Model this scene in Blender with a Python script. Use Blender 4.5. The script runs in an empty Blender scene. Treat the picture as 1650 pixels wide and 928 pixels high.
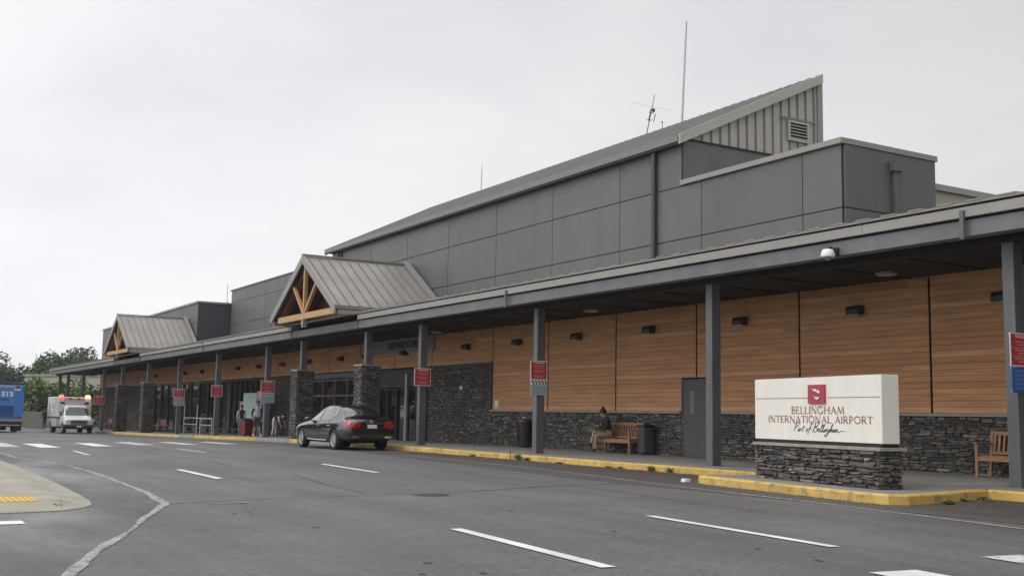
import bpy, bmesh, math, random
from mathutils import Vector, Matrix
from mathutils.bvhtree import BVHTree
from mathutils.geometry import tessellate_polygon

rnd = random.Random(7)
SC = bpy.context.scene
COL = SC.collection
R = math.radians

# ------------------------------------------------------------------ camera
F_PX, W_PX, H_PX = 1761.41, 1650.0, 928.0
EYE = Vector((0, 0, 1.19))
RIGHT = Vector((0.51450266, 0.85730083, 0.01795261))
UP = Vector((0.09080573, -0.07529103, 0.99301842))
FWD = Vector((-0.85266718, 0.50928042, 0.11658526))
cd = bpy.data.cameras.new('camera')
cam = bpy.data.objects.new('camera', cd)
COL.objects.link(cam)
m = Matrix.Identity(4)
for i in range(3):
    m[i][0], m[i][1], m[i][2], m[i][3] = RIGHT[i], UP[i], -FWD[i], EYE[i]
cam.matrix_world = m
cd.sensor_fit = 'HORIZONTAL'
cd.sensor_width = 36
cd.lens = 36 * F_PX / W_PX
cd.clip_start, cd.clip_end = 0.05, 6000
SC.camera = cam

# ------------------------------------------------------------------ world: overcast sky
SUN_EL, SUN_AZ = 46, 192          # azimuth clockwise from +Y
world = bpy.data.worlds.new('World')
SC.world = world
world.use_nodes = True
nt = world.node_tree
nt.nodes.clear()
wout = nt.nodes.new('ShaderNodeOutputWorld')
bg = nt.nodes.new('ShaderNodeBackground')
sky = nt.nodes.new('ShaderNodeTexSky')
sky.sky_type = 'NISHITA'
sky.sun_disc = False
sky.sun_elevation = R(SUN_EL)
sky.sun_rotation = R(SUN_AZ)
sky.dust_density = 3.0
hs = nt.nodes.new('ShaderNodeHueSaturation')
hs.inputs['Saturation'].default_value = 0.12
tc = nt.nodes.new('ShaderNodeTexCoord')
mp = nt.nodes.new('ShaderNodeMapping')
mp.inputs['Scale'].default_value = (1.0, 1.0, 2.6)
no = nt.nodes.new('ShaderNodeTexNoise')
no.inputs['Scale'].default_value = 1.7
no.inputs['Detail'].default_value = 5
no.inputs['Roughness'].default_value = 0.5
no.inputs['Distortion'].default_value = 0.4
rampc = nt.nodes.new('ShaderNodeValToRGB')
rampc.color_ramp.elements[0].position = 0.3
rampc.color_ramp.elements[0].color = (0.64, 0.65, 0.69, 1)
rampc.color_ramp.elements[1].position = 0.66
rampc.color_ramp.elements[1].color = (0.845, 0.845, 0.855, 1)
sep = nt.nodes.new('ShaderNodeSeparateXYZ')
mr = nt.nodes.new('ShaderNodeMapRange')
mr.inputs['From Min'].default_value = 0.0
mr.inputs['From Max'].default_value = 0.5
mr.inputs['To Min'].default_value = 7.45
mr.inputs['To Max'].default_value = 6.5
mul = nt.nodes.new('ShaderNodeVectorMath')
mul.operation = 'SCALE'
mix = nt.nodes.new('ShaderNodeMixRGB')
mix.inputs['Fac'].default_value = 0.94
L = nt.links.new
L(sky.outputs['Color'], hs.inputs['Color'])
L(hs.outputs['Color'], mix.inputs['Color1'])
L(tc.outputs['Generated'], mp.inputs['Vector'])
L(mp.outputs['Vector'], no.inputs['Vector'])
L(no.outputs['Fac'], rampc.inputs['Fac'])
L(tc.outputs['Generated'], sep.inputs['Vector'])
L(sep.outputs['Z'], mr.inputs['Value'])
L(rampc.outputs['Color'], mul.inputs[0])
mz = nt.nodes.new('ShaderNodeMapRange')
mz.interpolation_type = 'SMOOTHSTEP'
mz.inputs['From Min'].default_value = 0.38
mz.inputs['From Max'].default_value = 0.95
mz.inputs['To Min'].default_value = 1.0
mz.inputs['To Max'].default_value = 1.9
mm = nt.nodes.new('ShaderNodeMath')
mm.operation = 'MULTIPLY'
L(sep.outputs['Z'], mz.inputs['Value'])
L(mr.outputs['Result'], mm.inputs[0])
L(mz.outputs['Result'], mm.inputs[1])
dt = nt.nodes.new('ShaderNodeVectorMath'); dt.operation = 'DOT_PRODUCT'   # brighter cloud behind the road side
dt.inputs[1].default_value = (-.5, -.86, 0)
L(tc.outputs['Generated'], dt.inputs[0])
ad = nt.nodes.new('ShaderNodeMath'); ad.operation = 'MULTIPLY_ADD'; ad.inputs[1].default_value = .38; ad.inputs[2].default_value = 1.0
L(dt.outputs['Value'], ad.inputs[0])
m3 = nt.nodes.new('ShaderNodeMath'); m3.operation = 'MULTIPLY'
L(mm.outputs[0], m3.inputs[0]); L(ad.outputs[0], m3.inputs[1])
L(m3.outputs[0], mul.inputs['Scale'])
L(mul.outputs['Vector'], mix.inputs['Color2'])
L(mix.outputs['Color'], bg.inputs['Color'])
bg.inputs['Strength'].default_value = 0.15
L(bg.outputs['Background'], wout.inputs['Surface'])

sd = bpy.data.lights.new('sun', 'SUN')
sd.energy = 0.95
sd.angle = R(40)
sd.color = (1.0, 0.97, 0.93)
sun = bpy.data.objects.new('sun', sd)
COL.objects.link(sun)
az = R(SUN_AZ)
sdir = Vector((math.sin(az) * math.cos(R(SUN_EL)), math.cos(az) * math.cos(R(SUN_EL)), math.sin(R(SUN_EL))))
sun.rotation_euler = (-sdir).to_track_quat('-Z', 'Y').to_euler()

SC.view_settings.view_transform = 'Standard'
SC.view_settings.look = 'None'
SC.view_settings.exposure = 0.08
SC.view_settings.gamma = 1
SC.view_settings.use_curve_mapping = False
SC.cycles.max_bounces = 8

# ------------------------------------------------------------------ survey helpers (photo pixel -> real place)
def ray(x, y):
    return RIGHT * ((x - W_PX / 2) / F_PX) + UP * (-(y - H_PX / 2) / F_PX) + FWD
def at_y(x, y, Y):
    d = ray(x, y); return EYE + d * ((Y - EYE.y) / d.y)
def at_x(x, y, X):
    d = ray(x, y); return EYE + d * ((X - EYE.x) / d.x)
PROFILE = [(-34, 0), (-43.5, -.06), (-49, -.125), (-58.6, -.26), (-69, -.40), (-80, -.52), (-95, -.70), (-120, -.80), (-2500, -1.2)]
def zr(X):
    if X >= PROFILE[0][0]: return 0.0
    for (xa, za), (xb, zb) in zip(PROFILE, PROFILE[1:]):
        if X >= xb: return za + (zb - za) * (xa - X) / (xa - xb)
    return PROFILE[-1][1]
def ground_at(x, y, dz=0.0):
    z = 0.0
    d = ray(x, y)
    for i in range(80):
        v = EYE + d * ((z + dz - EYE.z) / d.z)
        z = 0.5 * z + 0.5 * zr(v.x)
    return v
HAZE = 0.0003
YK, YC, YF, YW = 15.85, 16.89, 16.29, 20.4      # kerb face, column line, fascia, front wall

# ------------------------------------------------------------------ materials
MATS = {}
def mat(name, color=(.5, .5, .5), rough=.7, metal=0.0, noise=0.0, nscale=6.0, bump=0.0, bscale=40.0, spec=0.5,
        stretch=(1, 1, 1), island=0.0, emit=None, estr=0.0, dark=None, coat=0.0, trans=0.0, island_rgb=None):
    if name in MATS: return MATS[name]
    mt = bpy.data.materials.new(name)
    mt.use_nodes = True
    n = mt.node_tree
    b = n.nodes['Principled BSDF']
    b.inputs['Base Color'].default_value = (*color, 1)
    b.inputs['Roughness'].default_value = rough
    b.inputs['Metallic'].default_value = metal
    b.inputs['Specular IOR Level'].default_value = spec
    b.inputs['Coat Weight'].default_value = coat
    b.inputs['Transmission Weight'].default_value = trans
    if emit:
        b.inputs['Emission Color'].default_value = (*emit, 1)
        b.inputs['Emission Strength'].default_value = estr
    src = None
    def coords():
        t = n.nodes.new('ShaderNodeTexCoord'); mpn = n.nodes.new('ShaderNodeMapping')
        mpn.inputs['Scale'].default_value = stretch
        n.links.new(t.outputs['Object'], mpn.inputs['Vector'])
        return mpn.outputs['Vector']
    vec = coords()
    if island_rgb:
        g = n.nodes.new('ShaderNodeNewGeometry'); cr = n.nodes.new('ShaderNodeValToRGB')
        cr.color_ramp.interpolation = 'CONSTANT' if len(island_rgb) > 2 else 'LINEAR'
        while len(cr.color_ramp.elements) < len(island_rgb): cr.color_ramp.elements.new(.5)
        for i, cc in enumerate(island_rgb):
            cr.color_ramp.elements[i].position = i / len(island_rgb); cr.color_ramp.elements[i].color = (*cc, 1)
        n.links.new(g.outputs['Random Per Island'], cr.inputs['Fac'])
        src = cr.outputs['Color']
    elif island:
        g = n.nodes.new('ShaderNodeNewGeometry'); mrn = n.nodes.new('ShaderNodeMapRange')
        mrn.inputs['To Min'].default_value = 1 - island; mrn.inputs['To Max'].default_value = 1 + island
        n.links.new(g.outputs['Random Per Island'], mrn.inputs['Value'])
        sc = n.nodes.new('ShaderNodeVectorMath'); sc.operation = 'SCALE'
        sc.inputs[0].default_value = color
        n.links.new(mrn.outputs['Result'], sc.inputs['Scale'])
        src = sc.outputs['Vector']
    if noise:
        nz = n.nodes.new('ShaderNodeTexNoise')
        nz.inputs['Scale'].default_value = nscale; nz.inputs['Detail'].default_value = 8
        nz.inputs['Roughness'].default_value = .65
        n.links.new(vec, nz.inputs['Vector'])
        mrn = n.nodes.new('ShaderNodeMapRange')
        mrn.inputs['From Min'].default_value = .3; mrn.inputs['From Max'].default_value = .7
        mrn.inputs['To Min'].default_value = 1 - noise; mrn.inputs['To Max'].default_value = 1 + noise
        n.links.new(nz.outputs['Fac'], mrn.inputs['Value'])
        sc = n.nodes.new('ShaderNodeVectorMath'); sc.operation = 'SCALE'
        sc.inputs[0].default_value = color
        if src: n.links.new(src, sc.inputs[0])
        n.links.new(mrn.outputs['Result'], sc.inputs['Scale'])
        src = sc.outputs['Vector']
    if src: n.links.new(src, b.inputs['Base Color'])
    if bump:
        nb = n.nodes.new('ShaderNodeTexNoise'); nb.inputs['Scale'].default_value = bscale; nb.inputs['Detail'].default_value = 6
        n.links.new(vec, nb.inputs['Vector'])
        bp = n.nodes.new('ShaderNodeBump'); bp.inputs['Strength'].default_value = bump; bp.inputs['Distance'].default_value = .02
        n.links.new(nb.outputs['Fac'], bp.inputs['Height']); n.links.new(bp.outputs['Normal'], b.inputs['Normal'])
    MATS[name] = mt
    return mt

def asphalt_mat(name, base, rough, wet=0.0, speck=.45):
    mt = mat(name, base, rough)
    n = mt.node_tree; b = n.nodes['Principled BSDF']; lk = n.links.new
    t = n.nodes.new('ShaderNodeTexCoord')
    def noise(scale, det=6, st=(1, 1, 1), ro=.6):
        mpn = n.nodes.new('ShaderNodeMapping'); mpn.inputs['Scale'].default_value = st
        lk(t.outputs['Object'], mpn.inputs['Vector'])
        z = n.nodes.new('ShaderNodeTexNoise'); z.inputs['Scale'].default_value = scale; z.inputs['Detail'].default_value = det
        z.inputs['Roughness'].default_value = ro
        lk(mpn.outputs['Vector'], z.inputs['Vector']); return z.outputs['Fac']
    def rng(v, a, c, f0=.3, f1=.7):
        q = n.nodes.new('ShaderNodeMapRange'); q.inputs['From Min'].default_value = f0; q.inputs['From Max'].default_value = f1
        q.inputs['To Min'].default_value = a; q.inputs['To Max'].default_value = c
        lk(v, q.inputs['Value']); return q.outputs['Result']
    def mulv(a, c):
        q = n.nodes.new('ShaderNodeMath'); q.operation = 'MULTIPLY'; lk(a, q.inputs[0]); lk(c, q.inputs[1]); return q.outputs[0]
    fine = mulv(rng(noise(60, 2, ro=.9), 1 - speck, 1 + speck), rng(noise(11, 6, ro=.9), 1 - speck * .8, 1 + speck * .8, .38, .62))
    lanes = rng(noise(.5, 6, (.10, 1.5, 1)), .74, 1.22)      # worn wheel tracks along the road
    blot = rng(noise(.6, 9, ro=.7), .80, 1.18)
    dots = noise(2.3, 2)
    stain = rng(dots, 1.0, .82, .62, .72)
    tot = mulv(mulv(fine, lanes), mulv(blot, stain))
    sc = n.nodes.new('ShaderNodeVectorMath'); sc.operation = 'SCALE'; sc.inputs[0].default_value = base
    lk(tot, sc.inputs['Scale']); lk(sc.outputs['Vector'], b.inputs['Base Color'])
    rr = rng(noise(.45, 5, (.4, 1.2, 1)), rough - .2 - wet, rough + .08)
    lk(rr, b.inputs['Roughness'])
    bp = n.nodes.new('ShaderNodeBump'); bp.inputs['Strength'].default_value = .5; bp.inputs['Distance'].default_value = .008
    lk(noise(55, 3), bp.inputs['Height']); lk(bp.outputs['Normal'], b.inputs['Normal'])
    return mt

def worn_paint(name, color, under, wear=.5, scale=5.0, alpha=False, soft=.12):
    mt = mat(name, color, .65)
    n = mt.node_tree; b = n.nodes['Principled BSDF']; lk = n.links.new
    t = n.nodes.new('ShaderNodeTexCoord')
    a = n.nodes.new('ShaderNodeTexNoise'); a.inputs['Scale'].default_value = scale; a.inputs['Detail'].default_value = 10; a.inputs['Roughness'].default_value = .75
    lk(t.outputs['Object'], a.inputs['Vector'])
    q = n.nodes.new('ShaderNodeMapRange'); q.inputs['From Min'].default_value = wear; q.inputs['From Max'].default_value = wear + soft
    lk(a.outputs['Fac'], q.inputs['Value'])
    mx = n.nodes.new('ShaderNodeMixRGB'); mx.inputs['Color1'].default_value = (*color, 1); mx.inputs['Color2'].default_value = (*under, 1)
    if alpha:
        mx.inputs['Fac'].default_value = 0
        iv = n.nodes.new('ShaderNodeMath'); iv.operation = 'SUBTRACT'; iv.inputs[0].default_value = 1.0
        lk(q.outputs['Result'], iv.inputs[1]); lk(iv.outputs[0], b.inputs['Alpha'])
    else: lk(q.outputs['Result'], mx.inputs['Fac'])
    z = n.nodes.new('ShaderNodeTexNoise'); z.inputs['Scale'].default_value = 1.3; z.inputs['Detail'].default_value = 6
    lk(t.outputs['Object'], z.inputs['Vector'])
    q2 = n.nodes.new('ShaderNodeMapRange'); q2.inputs['From Min'].default_value = .3; q2.inputs['From Max'].default_value = .7
    q2.inputs['To Min'].default_value = .75; q2.inputs['To Max'].default_value = 1.1
    lk(z.outputs['Fac'], q2.inputs['Value'])
    sc = n.nodes.new('ShaderNodeVectorMath'); sc.operation = 'SCALE'
    lk(mx.outputs['Color'], sc.inputs[0]); lk(q2.outputs['Result'], sc.inputs['Scale']); lk(sc.outputs['Vector'], b.inputs['Base Color'])
    return mt

M_ASPH = asphalt_mat('asphalt', (.094, .091, .088), .66)
M_ASPH2 = asphalt_mat('asphalt_new', (.052, .052, .054), .60, wet=.22)
M_ASPH3 = asphalt_mat('asphalt_gutter', (.062, .055, .049), .75)
M_SEAM = worn_paint('seam_dust', (.34, .335, .325), (.12, .12, .118), .47, 9, True, .22)
M_CRACK = worn_paint('crack_filler', (.042, .041, .04), (.1, .1, .1), .5, 9, True, .25)
M_CONC = mat('concrete', (.20, .195, .18), .85, noise=.22, nscale=1.3, bump=.2)
M_CONC_K = mat('concrete_kerb', (.27, .255, .225), .85, noise=.25, nscale=3, bump=.2)
M_YEL = worn_paint('yellow_kerb_paint', (.62, .41, .10), (.24, .21, .14), .52, 4.5)
M_WHITE = worn_paint('white_road_paint', (.74, .73, .68), (.2, .2, .19), .575, 14, True, .12)
M_WHITE_W = worn_paint('worn_white_paint', (.60, .59, .55), (.15, .15, .145), .52, 11, True, .1)
M_LINE_W = worn_paint('faint_edge_line', (.36, .33, .31), (.13, .125, .12), .47, 7, True, .15)
M_TACT = mat('yellow_tactile', (.66, .44, .09), .7, noise=.12, nscale=4)
M_GRASS = mat('far_ground', (.06, .085, .03), .95, noise=.4, nscale=.2)
M_GREYP = mat('grey_wall_panel', (.124, .120, .122), .5, noise=.11, nscale=.9, stretch=(1, 1, .22), island=.05, bump=.06, bscale=2)
M_GREYD = mat('dark_joint', (.03, .03, .03), .9)
M_CAP = mat('taupe_cap_metal', (.28, .267, .245), .45, noise=.06)
M_SEAMROOF = mat('standing_seam_roof', (.25, .232, .205), .45, noise=.16, nscale=.8, stretch=(1, 1, 1))
M_ROOF_D = mat('shed_roof_metal', (.28, .272, .262), .45, noise=.08, nscale=.6)
M_BATTEN = mat('taupe_batten_wall', (.43, .405, .37), .55, noise=.07, nscale=1.2)
M_BATTEN_D = mat('taupe_batten_edge', (.20, .19, .18), .6)
M_STEEL = mat('grey_painted_steel', (.112, .115, .124), .45, noise=.2, nscale=1.6, stretch=(3, 3, .6), bump=.05, bscale=6)
M_BEAM = mat('grey_beam_paint', (.15, .152, .158), .5, noise=.2, nscale=1.1, stretch=(1.5, 1, .5), bump=.05, bscale=5)
M_FASC = mat('taupe_fascia', (.30, .285, .262), .5, noise=.07, nscale=1)
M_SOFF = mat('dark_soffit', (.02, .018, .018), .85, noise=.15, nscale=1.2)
M_SOFFL = mat('soffit_light_lens', (.4, .4, .4), .4)
M_WOOD = mat('cedar_boards', (.52, .235, .088), .55, noise=.26, nscale=.7, stretch=(1, 1, 10), island_rgb=[(0.558, 0.285, 0.125), (0.513, 0.25, 0.104), (0.477, 0.225, 0.092), (0.585, 0.308, 0.145), (0.432, 0.198, 0.08), (0.54, 0.267, 0.112), (0.495, 0.248, 0.11)])
M_TIMB = mat('fir_timber', (.50, .295, .13), .6, noise=.2, nscale=2, stretch=(1, 1, 3))
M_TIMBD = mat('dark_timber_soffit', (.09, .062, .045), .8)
STN = [(0.139, 0.125, 0.112), (0.091, 0.085, 0.081), (0.117, 0.105, 0.095), (0.074, 0.069, 0.069), (0.216, 0.19, 0.16), (0.104, 0.096, 0.087), (0.143, 0.12, 0.095), (0.061, 0.057, 0.057), (0.125, 0.116, 0.105)]
M_STONE = mat('stacked_ledgestone', (.13, .12, .11), .85, noise=.45, nscale=7, bump=.8, bscale=25, island_rgb=STN)
M_STONE_B = mat('stone_backing', (.05, .047, .044), .95)
M_STONE_C = mat('cut_stone_cap', (.30, .285, .26), .8, noise=.2, nscale=6, bump=.3)
M_GLASS = mat('dark_glazing', (.012, .014, .015), .03, spec=.8)
M_MULL = mat('bronze_mullion', (.055, .052, .05), .4)
M_ALU = mat('aluminium_frame', (.42, .42, .42), .4, metal=.6)
M_DOOR = mat('grey_steel_door', (.085, .085, .09), .5, noise=.05)
M_BLACK = mat('black_plastic', (.02, .02, .02), .5)
M_DARKM = mat('dark_metal', (.045, .045, .047), .45)
M_GALV = mat('galvanised_steel', (.45, .46, .47), .4, metal=.7, noise=.1)
M_SIGNW = mat('cream_sign_face', (.80, .775, .70), .5, noise=.05, nscale=1.4, stretch=(2.5, 1, .5))
M_SIGNR = mat('crimson_logo', (.40, .045, .075), .5)
M_MAROON = mat('maroon_letters', (.27, .095, .09), .5)
M_INK = mat('black_ink', (.018, .018, .02), .6)
M_RULE = mat('grey_rule', (.22, .22, .22), .6)
M_RED = mat('red_sign_face', (.50, .035, .05), .45, noise=.05)
M_SWHITE = mat('white_sign_face', (.72, .72, .70), .45)
M_SGREY = mat('pale_sign_face', (.42, .46, .48), .45)
M_BLUE = mat('blue_sign_face', (.02, .13, .40), .45)
M_BENCH = mat('teak_bench', (.34, .18, .09), .6, noise=.2, nscale=6, stretch=(1, 4, 4), island=.15)
M_BEIGE = mat('beige_render', (.42, .385, .30), .8, noise=.08, nscale=.3)
M_BEIGEC = mat('grey_coping', (.33, .33, .32), .6)
M_LEAFA = mat('leaf_dark', (.085, .13, .065), .8, island=.55)
M_LEAFB = mat('leaf_mid', (.10, .155, .06), .8, island=.55)
M_LEAFC = mat('leaf_bright', (.15, .23, .055), .75, island=.5)
M_BARK = mat('bark', (.07, .055, .045), .95, noise=.3)
M_LITTER = mat('white_litter', (.75, .75, .72), .7)

# ------------------------------------------------------------------ mesh helpers
def link(name, me, material=None, parent=None, world_coords=True):
    o = bpy.data.objects.new(name, me)
    COL.objects.link(o)
    if material:
        for x in (material if isinstance(material, (list, tuple)) else [material]): me.materials.append(x)
    if parent is not None:
        o.parent = parent
        if world_coords:
            r = parent; loc = Vector((0, 0, 0))
            while r: loc += r.location; r = r.parent
            me.transform(Matrix.Translation(-loc))
    return o

class MB:
    """collects shapes for ONE mesh"""
    def __init__(s): s.v = []; s.f = []; s.mi = []; s.sm = []; s.cur = 0; s.smooth = False
    def add(s, vs, fs):
        o = len(s.v); s.v += [tuple(q) for q in vs]
        for f in fs: s.f.append(tuple(i + o for i in f)); s.mi.append(s.cur); s.sm.append(s.smooth)
    def box(s, x0, x1, y0, y1, z0, z1):
        s.add([(x0, y0, z0), (x1, y0, z0), (x1, y1, z0), (x0, y1, z0), (x0, y0, z1), (x1, y0, z1), (x1, y1, z1), (x0, y1, z1)],
              [(0, 3, 2, 1), (4, 5, 6, 7), (0, 1, 5, 4), (1, 2, 6, 5), (2, 3, 7, 6), (3, 0, 4, 7)])
    def bar(s, a, b, w, h, up=(0, 0, 1)):
        a = Vector(a); b = Vector(b); d = (b - a).normalized(); u = Vector(up)
        sd_ = d.cross(u)
        if sd_.length < 1e-4: sd_ = d.cross(Vector((1, 0, 0)))
        sd_.normalize(); u = sd_.cross(d).normalized()
        vs = []
        for p in (a, b):
            for i, j in ((-1, -1), (1, -1), (1, 1), (-1, 1)): vs.append(p + sd_ * (w / 2 * i) + u * (h / 2 * j))
        s.add(vs, [(0, 1, 2, 3), (7, 6, 5, 4), (0, 4, 5, 1), (1, 5, 6, 2), (2, 6, 7, 3), (3, 7, 4, 0)])
    def tube(s, pts, r, n=8, cap=True):
        pts = [Vector(p) for p in pts]; rs = r if isinstance(r, (list, tuple)) else [r] * len(pts)
        vs = []; fs = []
        for i, p in enumerate(pts):
            d = (pts[min(i + 1, len(pts) - 1)] - pts[max(i - 1, 0)]).normalized()
            u = d.cross(Vector((0, 0, 1)))
            if u.length < 1e-3: u = d.cross(Vector((1, 0, 0)))
            u.normalize(); w = d.cross(u)
            for k in range(n):
                a = 2 * math.pi * k / n
                vs.append(p + u * (math.cos(a) * rs[i]) + w * (math.sin(a) * rs[i]))
        for i in range(len(pts) - 1):
            for k in range(n):
                fs.append((i * n + k, i * n + (k + 1) % n, (i + 1) * n + (k + 1) % n, (i + 1) * n + k))
        if cap:
            fs.append(tuple(range(n))); fs.append(tuple((len(pts) - 1) * n + k for k in reversed(range(n))))
        s.add(vs, fs)
    def lathe(s, prof, c=(0, 0, 0), n=20):
        vs = []; fs = []
        for r, z in prof:
            for k in range(n):
                a = 2 * math.pi * k / n
                vs.append((c[0] + r * math.cos(a), c[1] + r * math.sin(a), c[2] + z))
        for i in range(len(prof) - 1):
            for k in range(n):
                fs.append((i * n + k, i * n + (k + 1) % n, (i + 1) * n + (k + 1) % n, (i + 1) * n + k))
        fs.append(tuple(reversed(range(n)))); fs.append(tuple((len(prof) - 1) * n + k for k in range(n)))
        s.add(vs, fs)
    def prism(s, poly, d):
        d = Vector(d); n = len(poly)
        vs = [Vector(p) for p in poly] + [Vector(p) + d for p in poly]
        fs = [tuple(range(n)), tuple(reversed(range(n, 2 * n)))] + [(i, i + n, (i + 1) % n + n, (i + 1) % n) for i in range(n)]
        s.add(vs, fs)
    def blob(s, c, rx, ry, rz, n=8, k=6):
        prof = [(math.sin(math.pi * i / k), -math.cos(math.pi * i / k)) for i in range(1, k)]
        vs = [(c[0], c[1], c[2] - rz)]
        for r, z in prof:
            for j in range(n):
                a = 2 * math.pi * j / n
                vs.append((c[0] + rx * r * math.cos(a), c[1] + ry * r * math.sin(a), c[2] + rz * z))
        vs.append((c[0], c[1], c[2] + rz)); fs = []
        for j in range(n): fs.append((0, 1 + (j + 1) % n, 1 + j))
        for i in range(k - 2):
            for j in range(n):
                a = 1 + i * n
                fs.append((a + j, a + (j + 1) % n, a + n + (j + 1) % n, a + n + j))
        t = len(vs) - 1; a = 1 + (k - 2) * n
        for j in range(n): fs.append((a + j, a + (j + 1) % n, t))
        s.add(vs, fs)
    def mesh(s, name):
        me = bpy.data.meshes.new(name)
        me.from_pydata(s.v, [], s.f)
        for p, i, q in zip(me.polygons, s.mi, s.sm): p.material_index = i; p.use_smooth = q
        bm = bmesh.new(); bm.from_mesh(me); bmesh.ops.recalc_face_normals(bm, faces=bm.faces); bm.to_mesh(me); bm.free()
        return me
    def build(s, name, material, parent=None, bevel=0.0, local=False):
        me = s.mesh(name)
        if bevel:
            bm = bmesh.new(); bm.from_mesh(me)
            bmesh.ops.bevel(bm, geom=[e for e in bm.edges if len(e.link_faces) == 2 and e.calc_face_angle(0) > .5], offset=bevel, segments=2, affect='EDGES', profile=.6)
            bm.to_mesh(me); bm.free()
        return link(name, me, material, parent, not local)

def tag(o, label=None, cat=None, group=None, kind=None):
    if label: o['label'] = label
    if cat: o['category'] = cat
    if group: o['group'] = group
    if kind: o['kind'] = kind
    return o
def thing(name, label, cat, loc=(0, 0, 0), rz=0.0, group=None):
    o = bpy.data.objects.new(name, None); COL.objects.link(o)
    o.empty_display_size = .2
    o.location = loc; o.rotation_euler = (0, 0, rz)
    return tag(o, label, cat, group)
def struct(o, label, cat='ground'):
    return tag(o, label, cat, kind='structure')
def copy_tree(o, parent=None):
    c = o.copy(); COL.objects.link(c)
    if parent: c.parent = parent; c.matrix_parent_inverse = o.matrix_parent_inverse
    for ch in list(o.children): copy_tree(ch, c)
    return c

def text_into(body, size, Mx, name, material, parent, extrude=.004, align='CENTER', bold=0.0, sx=1.0):
    cu = bpy.data.curves.new(name, 'FONT'); cu.body = body; cu.size = size; cu.align_x = align; cu.align_y = 'CENTER'
    cu.extrude = extrude; cu.offset = bold; cu.resolution_u = 3
    t = bpy.data.objects.new('tmp', cu); COL.objects.link(t)
    bpy.context.view_layer.update()
    me = bpy.data.meshes.new_from_object(t.evaluated_get(bpy.context.evaluated_depsgraph_get()))
    bpy.data.objects.remove(t); bpy.data.curves.remove(cu)
    me.transform(Mx @ Matrix.Diagonal((sx, 1, 1, 1)))
    me.materials.clear()
    return link(name, me, material, parent, True)
def frame(o, ex, ey):
    ex = Vector(ex).normalized(); ey = Vector(ey).normalized(); ez = ex.cross(ey)
    m_ = Matrix.Identity(4)
    for i in range(3): m_[i][0], m_[i][1], m_[i][2], m_[i][3] = ex[i], ey[i], ez[i], o[i]
    return m_

# ------------------------------------------------------------------ ground, road, pavement
def strip(name, material, rows, label, cat='ground', lift=0.0, parent=None):
    """a sheet through rows of points (each row is a list of (x,y)); z from the road profile + lift"""
    mb = MB(); n = len(rows[0])
    vs = [(x, y, zr(x) + lift) for row in rows for (x, y) in row]
    fs = [(i * n + j, i * n + j + 1, (i + 1) * n + j + 1, (i + 1) * n + j) for i in range(len(rows) - 1) for j in range(n - 1)]
    mb.add(vs, fs)
    return struct(mb.build(name, material, parent), label, cat)
XS = [40, 0, -20, -33.99] + [-34 - 1.5 * i for i in range(1, 42)] + [-97, -110, -120, -150, -200, -300, -500, -1000, -2500]
strip('ground', M_GRASS, [[(x, y) for y in (-400, -60, 15, 60, 300, 900)] for x in [400] + [q for q in XS if q > -1200]], 'rough grass ground stretching out beyond the road and terminal', lift=-.03)
XR = [x for x in XS if x >= -200]
strip('road', M_ASPH, [[(x, y) for y in (-25, -5, 5, 15.86)] for x in XR], 'worn grey asphalt drop-off road in front of the terminal', 'road')

def poly_sheet(name, material, pts, lift, label, cat='marking', profile=True):
    vs = [Vector((p[0], p[1], (zr(p[0]) if profile else 0) + lift)) for p in pts]
    mb = MB(); tr = tessellate_polygon([vs]); mb.add(vs, [tuple(t) for t in tr])
    return struct(mb.build(name, material), label, cat)
def quad_line(name, material, a, b, w, lift, label):
    a = Vector((a[0], a[1])); b = Vector((b[0], b[1])); d = (b - a).normalized(); nn = Vector((-d.y, d.x)) * (w / 2)
    k = max(1, int((b - a).length / 3)); rows = []
    for i in range(k + 1):
        p = a + (b - a) * (i / k); rows.append([tuple(p + nn), tuple(p - nn)])
    return strip(name, material, rows, label, 'marking', lift)

# dark newer asphalt patch around the median and its pale dusty seam
seam_pts = [(-34, 3.4), (-28.5, 3.45), (-26.1, 3.95), (-22.0, 3.98), (-18.6, 3.86), (-16.2, 3.72), (-14.41, 3.52), (-13.5, 3.2), (-12.6, 2.87), (-11.8, 2.6), (-11.11, 2.34), (-9.97, 1.9), (-8.46, 1.42), (-7.4, 1.15), (-6.0, .8)]
poly_sheet('asphalt_patch', M_ASPH2, seam_pts + [(-6, -8), (-34, -8)], .004, 'darker newer asphalt patch around the concrete median', 'road')
def ribbon(name, material, pts, widths, lift, label, jit=.02):
    rows = []; ja = jb = 0.0
    for (a, b), (wa, wb) in zip(zip(pts, pts[1:]), zip(widths, widths[1:])):
        a = Vector(a); b = Vector(b); k = max(2, int((b - a).length / .12)); d = (b - a).normalized(); nn = Vector((-d.y, d.x))
        for i in range(k):
            t = i / k; p = a.lerp(b, t); w = wa + (wb - wa) * t
            ja = ja * .8 + rnd.uniform(-jit, jit) * .5; jb = jb * .8 + rnd.uniform(-jit, jit) * .5
            rows.append([tuple(p + nn * max(.004, w / 2 + ja)), tuple(p - nn * max(.004, w / 2 + jb))])
    return strip(name, material, rows, label, 'marking', lift)
ribbon('pavement_seam', M_SEAM, seam_pts, [.07, .07, .07, .075, .08, .09, .13, .09, .08, .085, .09, .1, .12, .12, .12], .007, 'pale dusty seam curving along the edge of the darker asphalt patch', .025)
ribbon('pavement_crack', M_CRACK, [(-14.4, 3.5), (-14.7, 4.2), (-15.0, 5.9), (-15.2, 8.0), (-16.2, 10.5), (-16.4, 12.3)], [.03, .025, .022, .03, .04, .05], .005, 'thin dark crack line running across the lanes to the kerb', .012)
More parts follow.
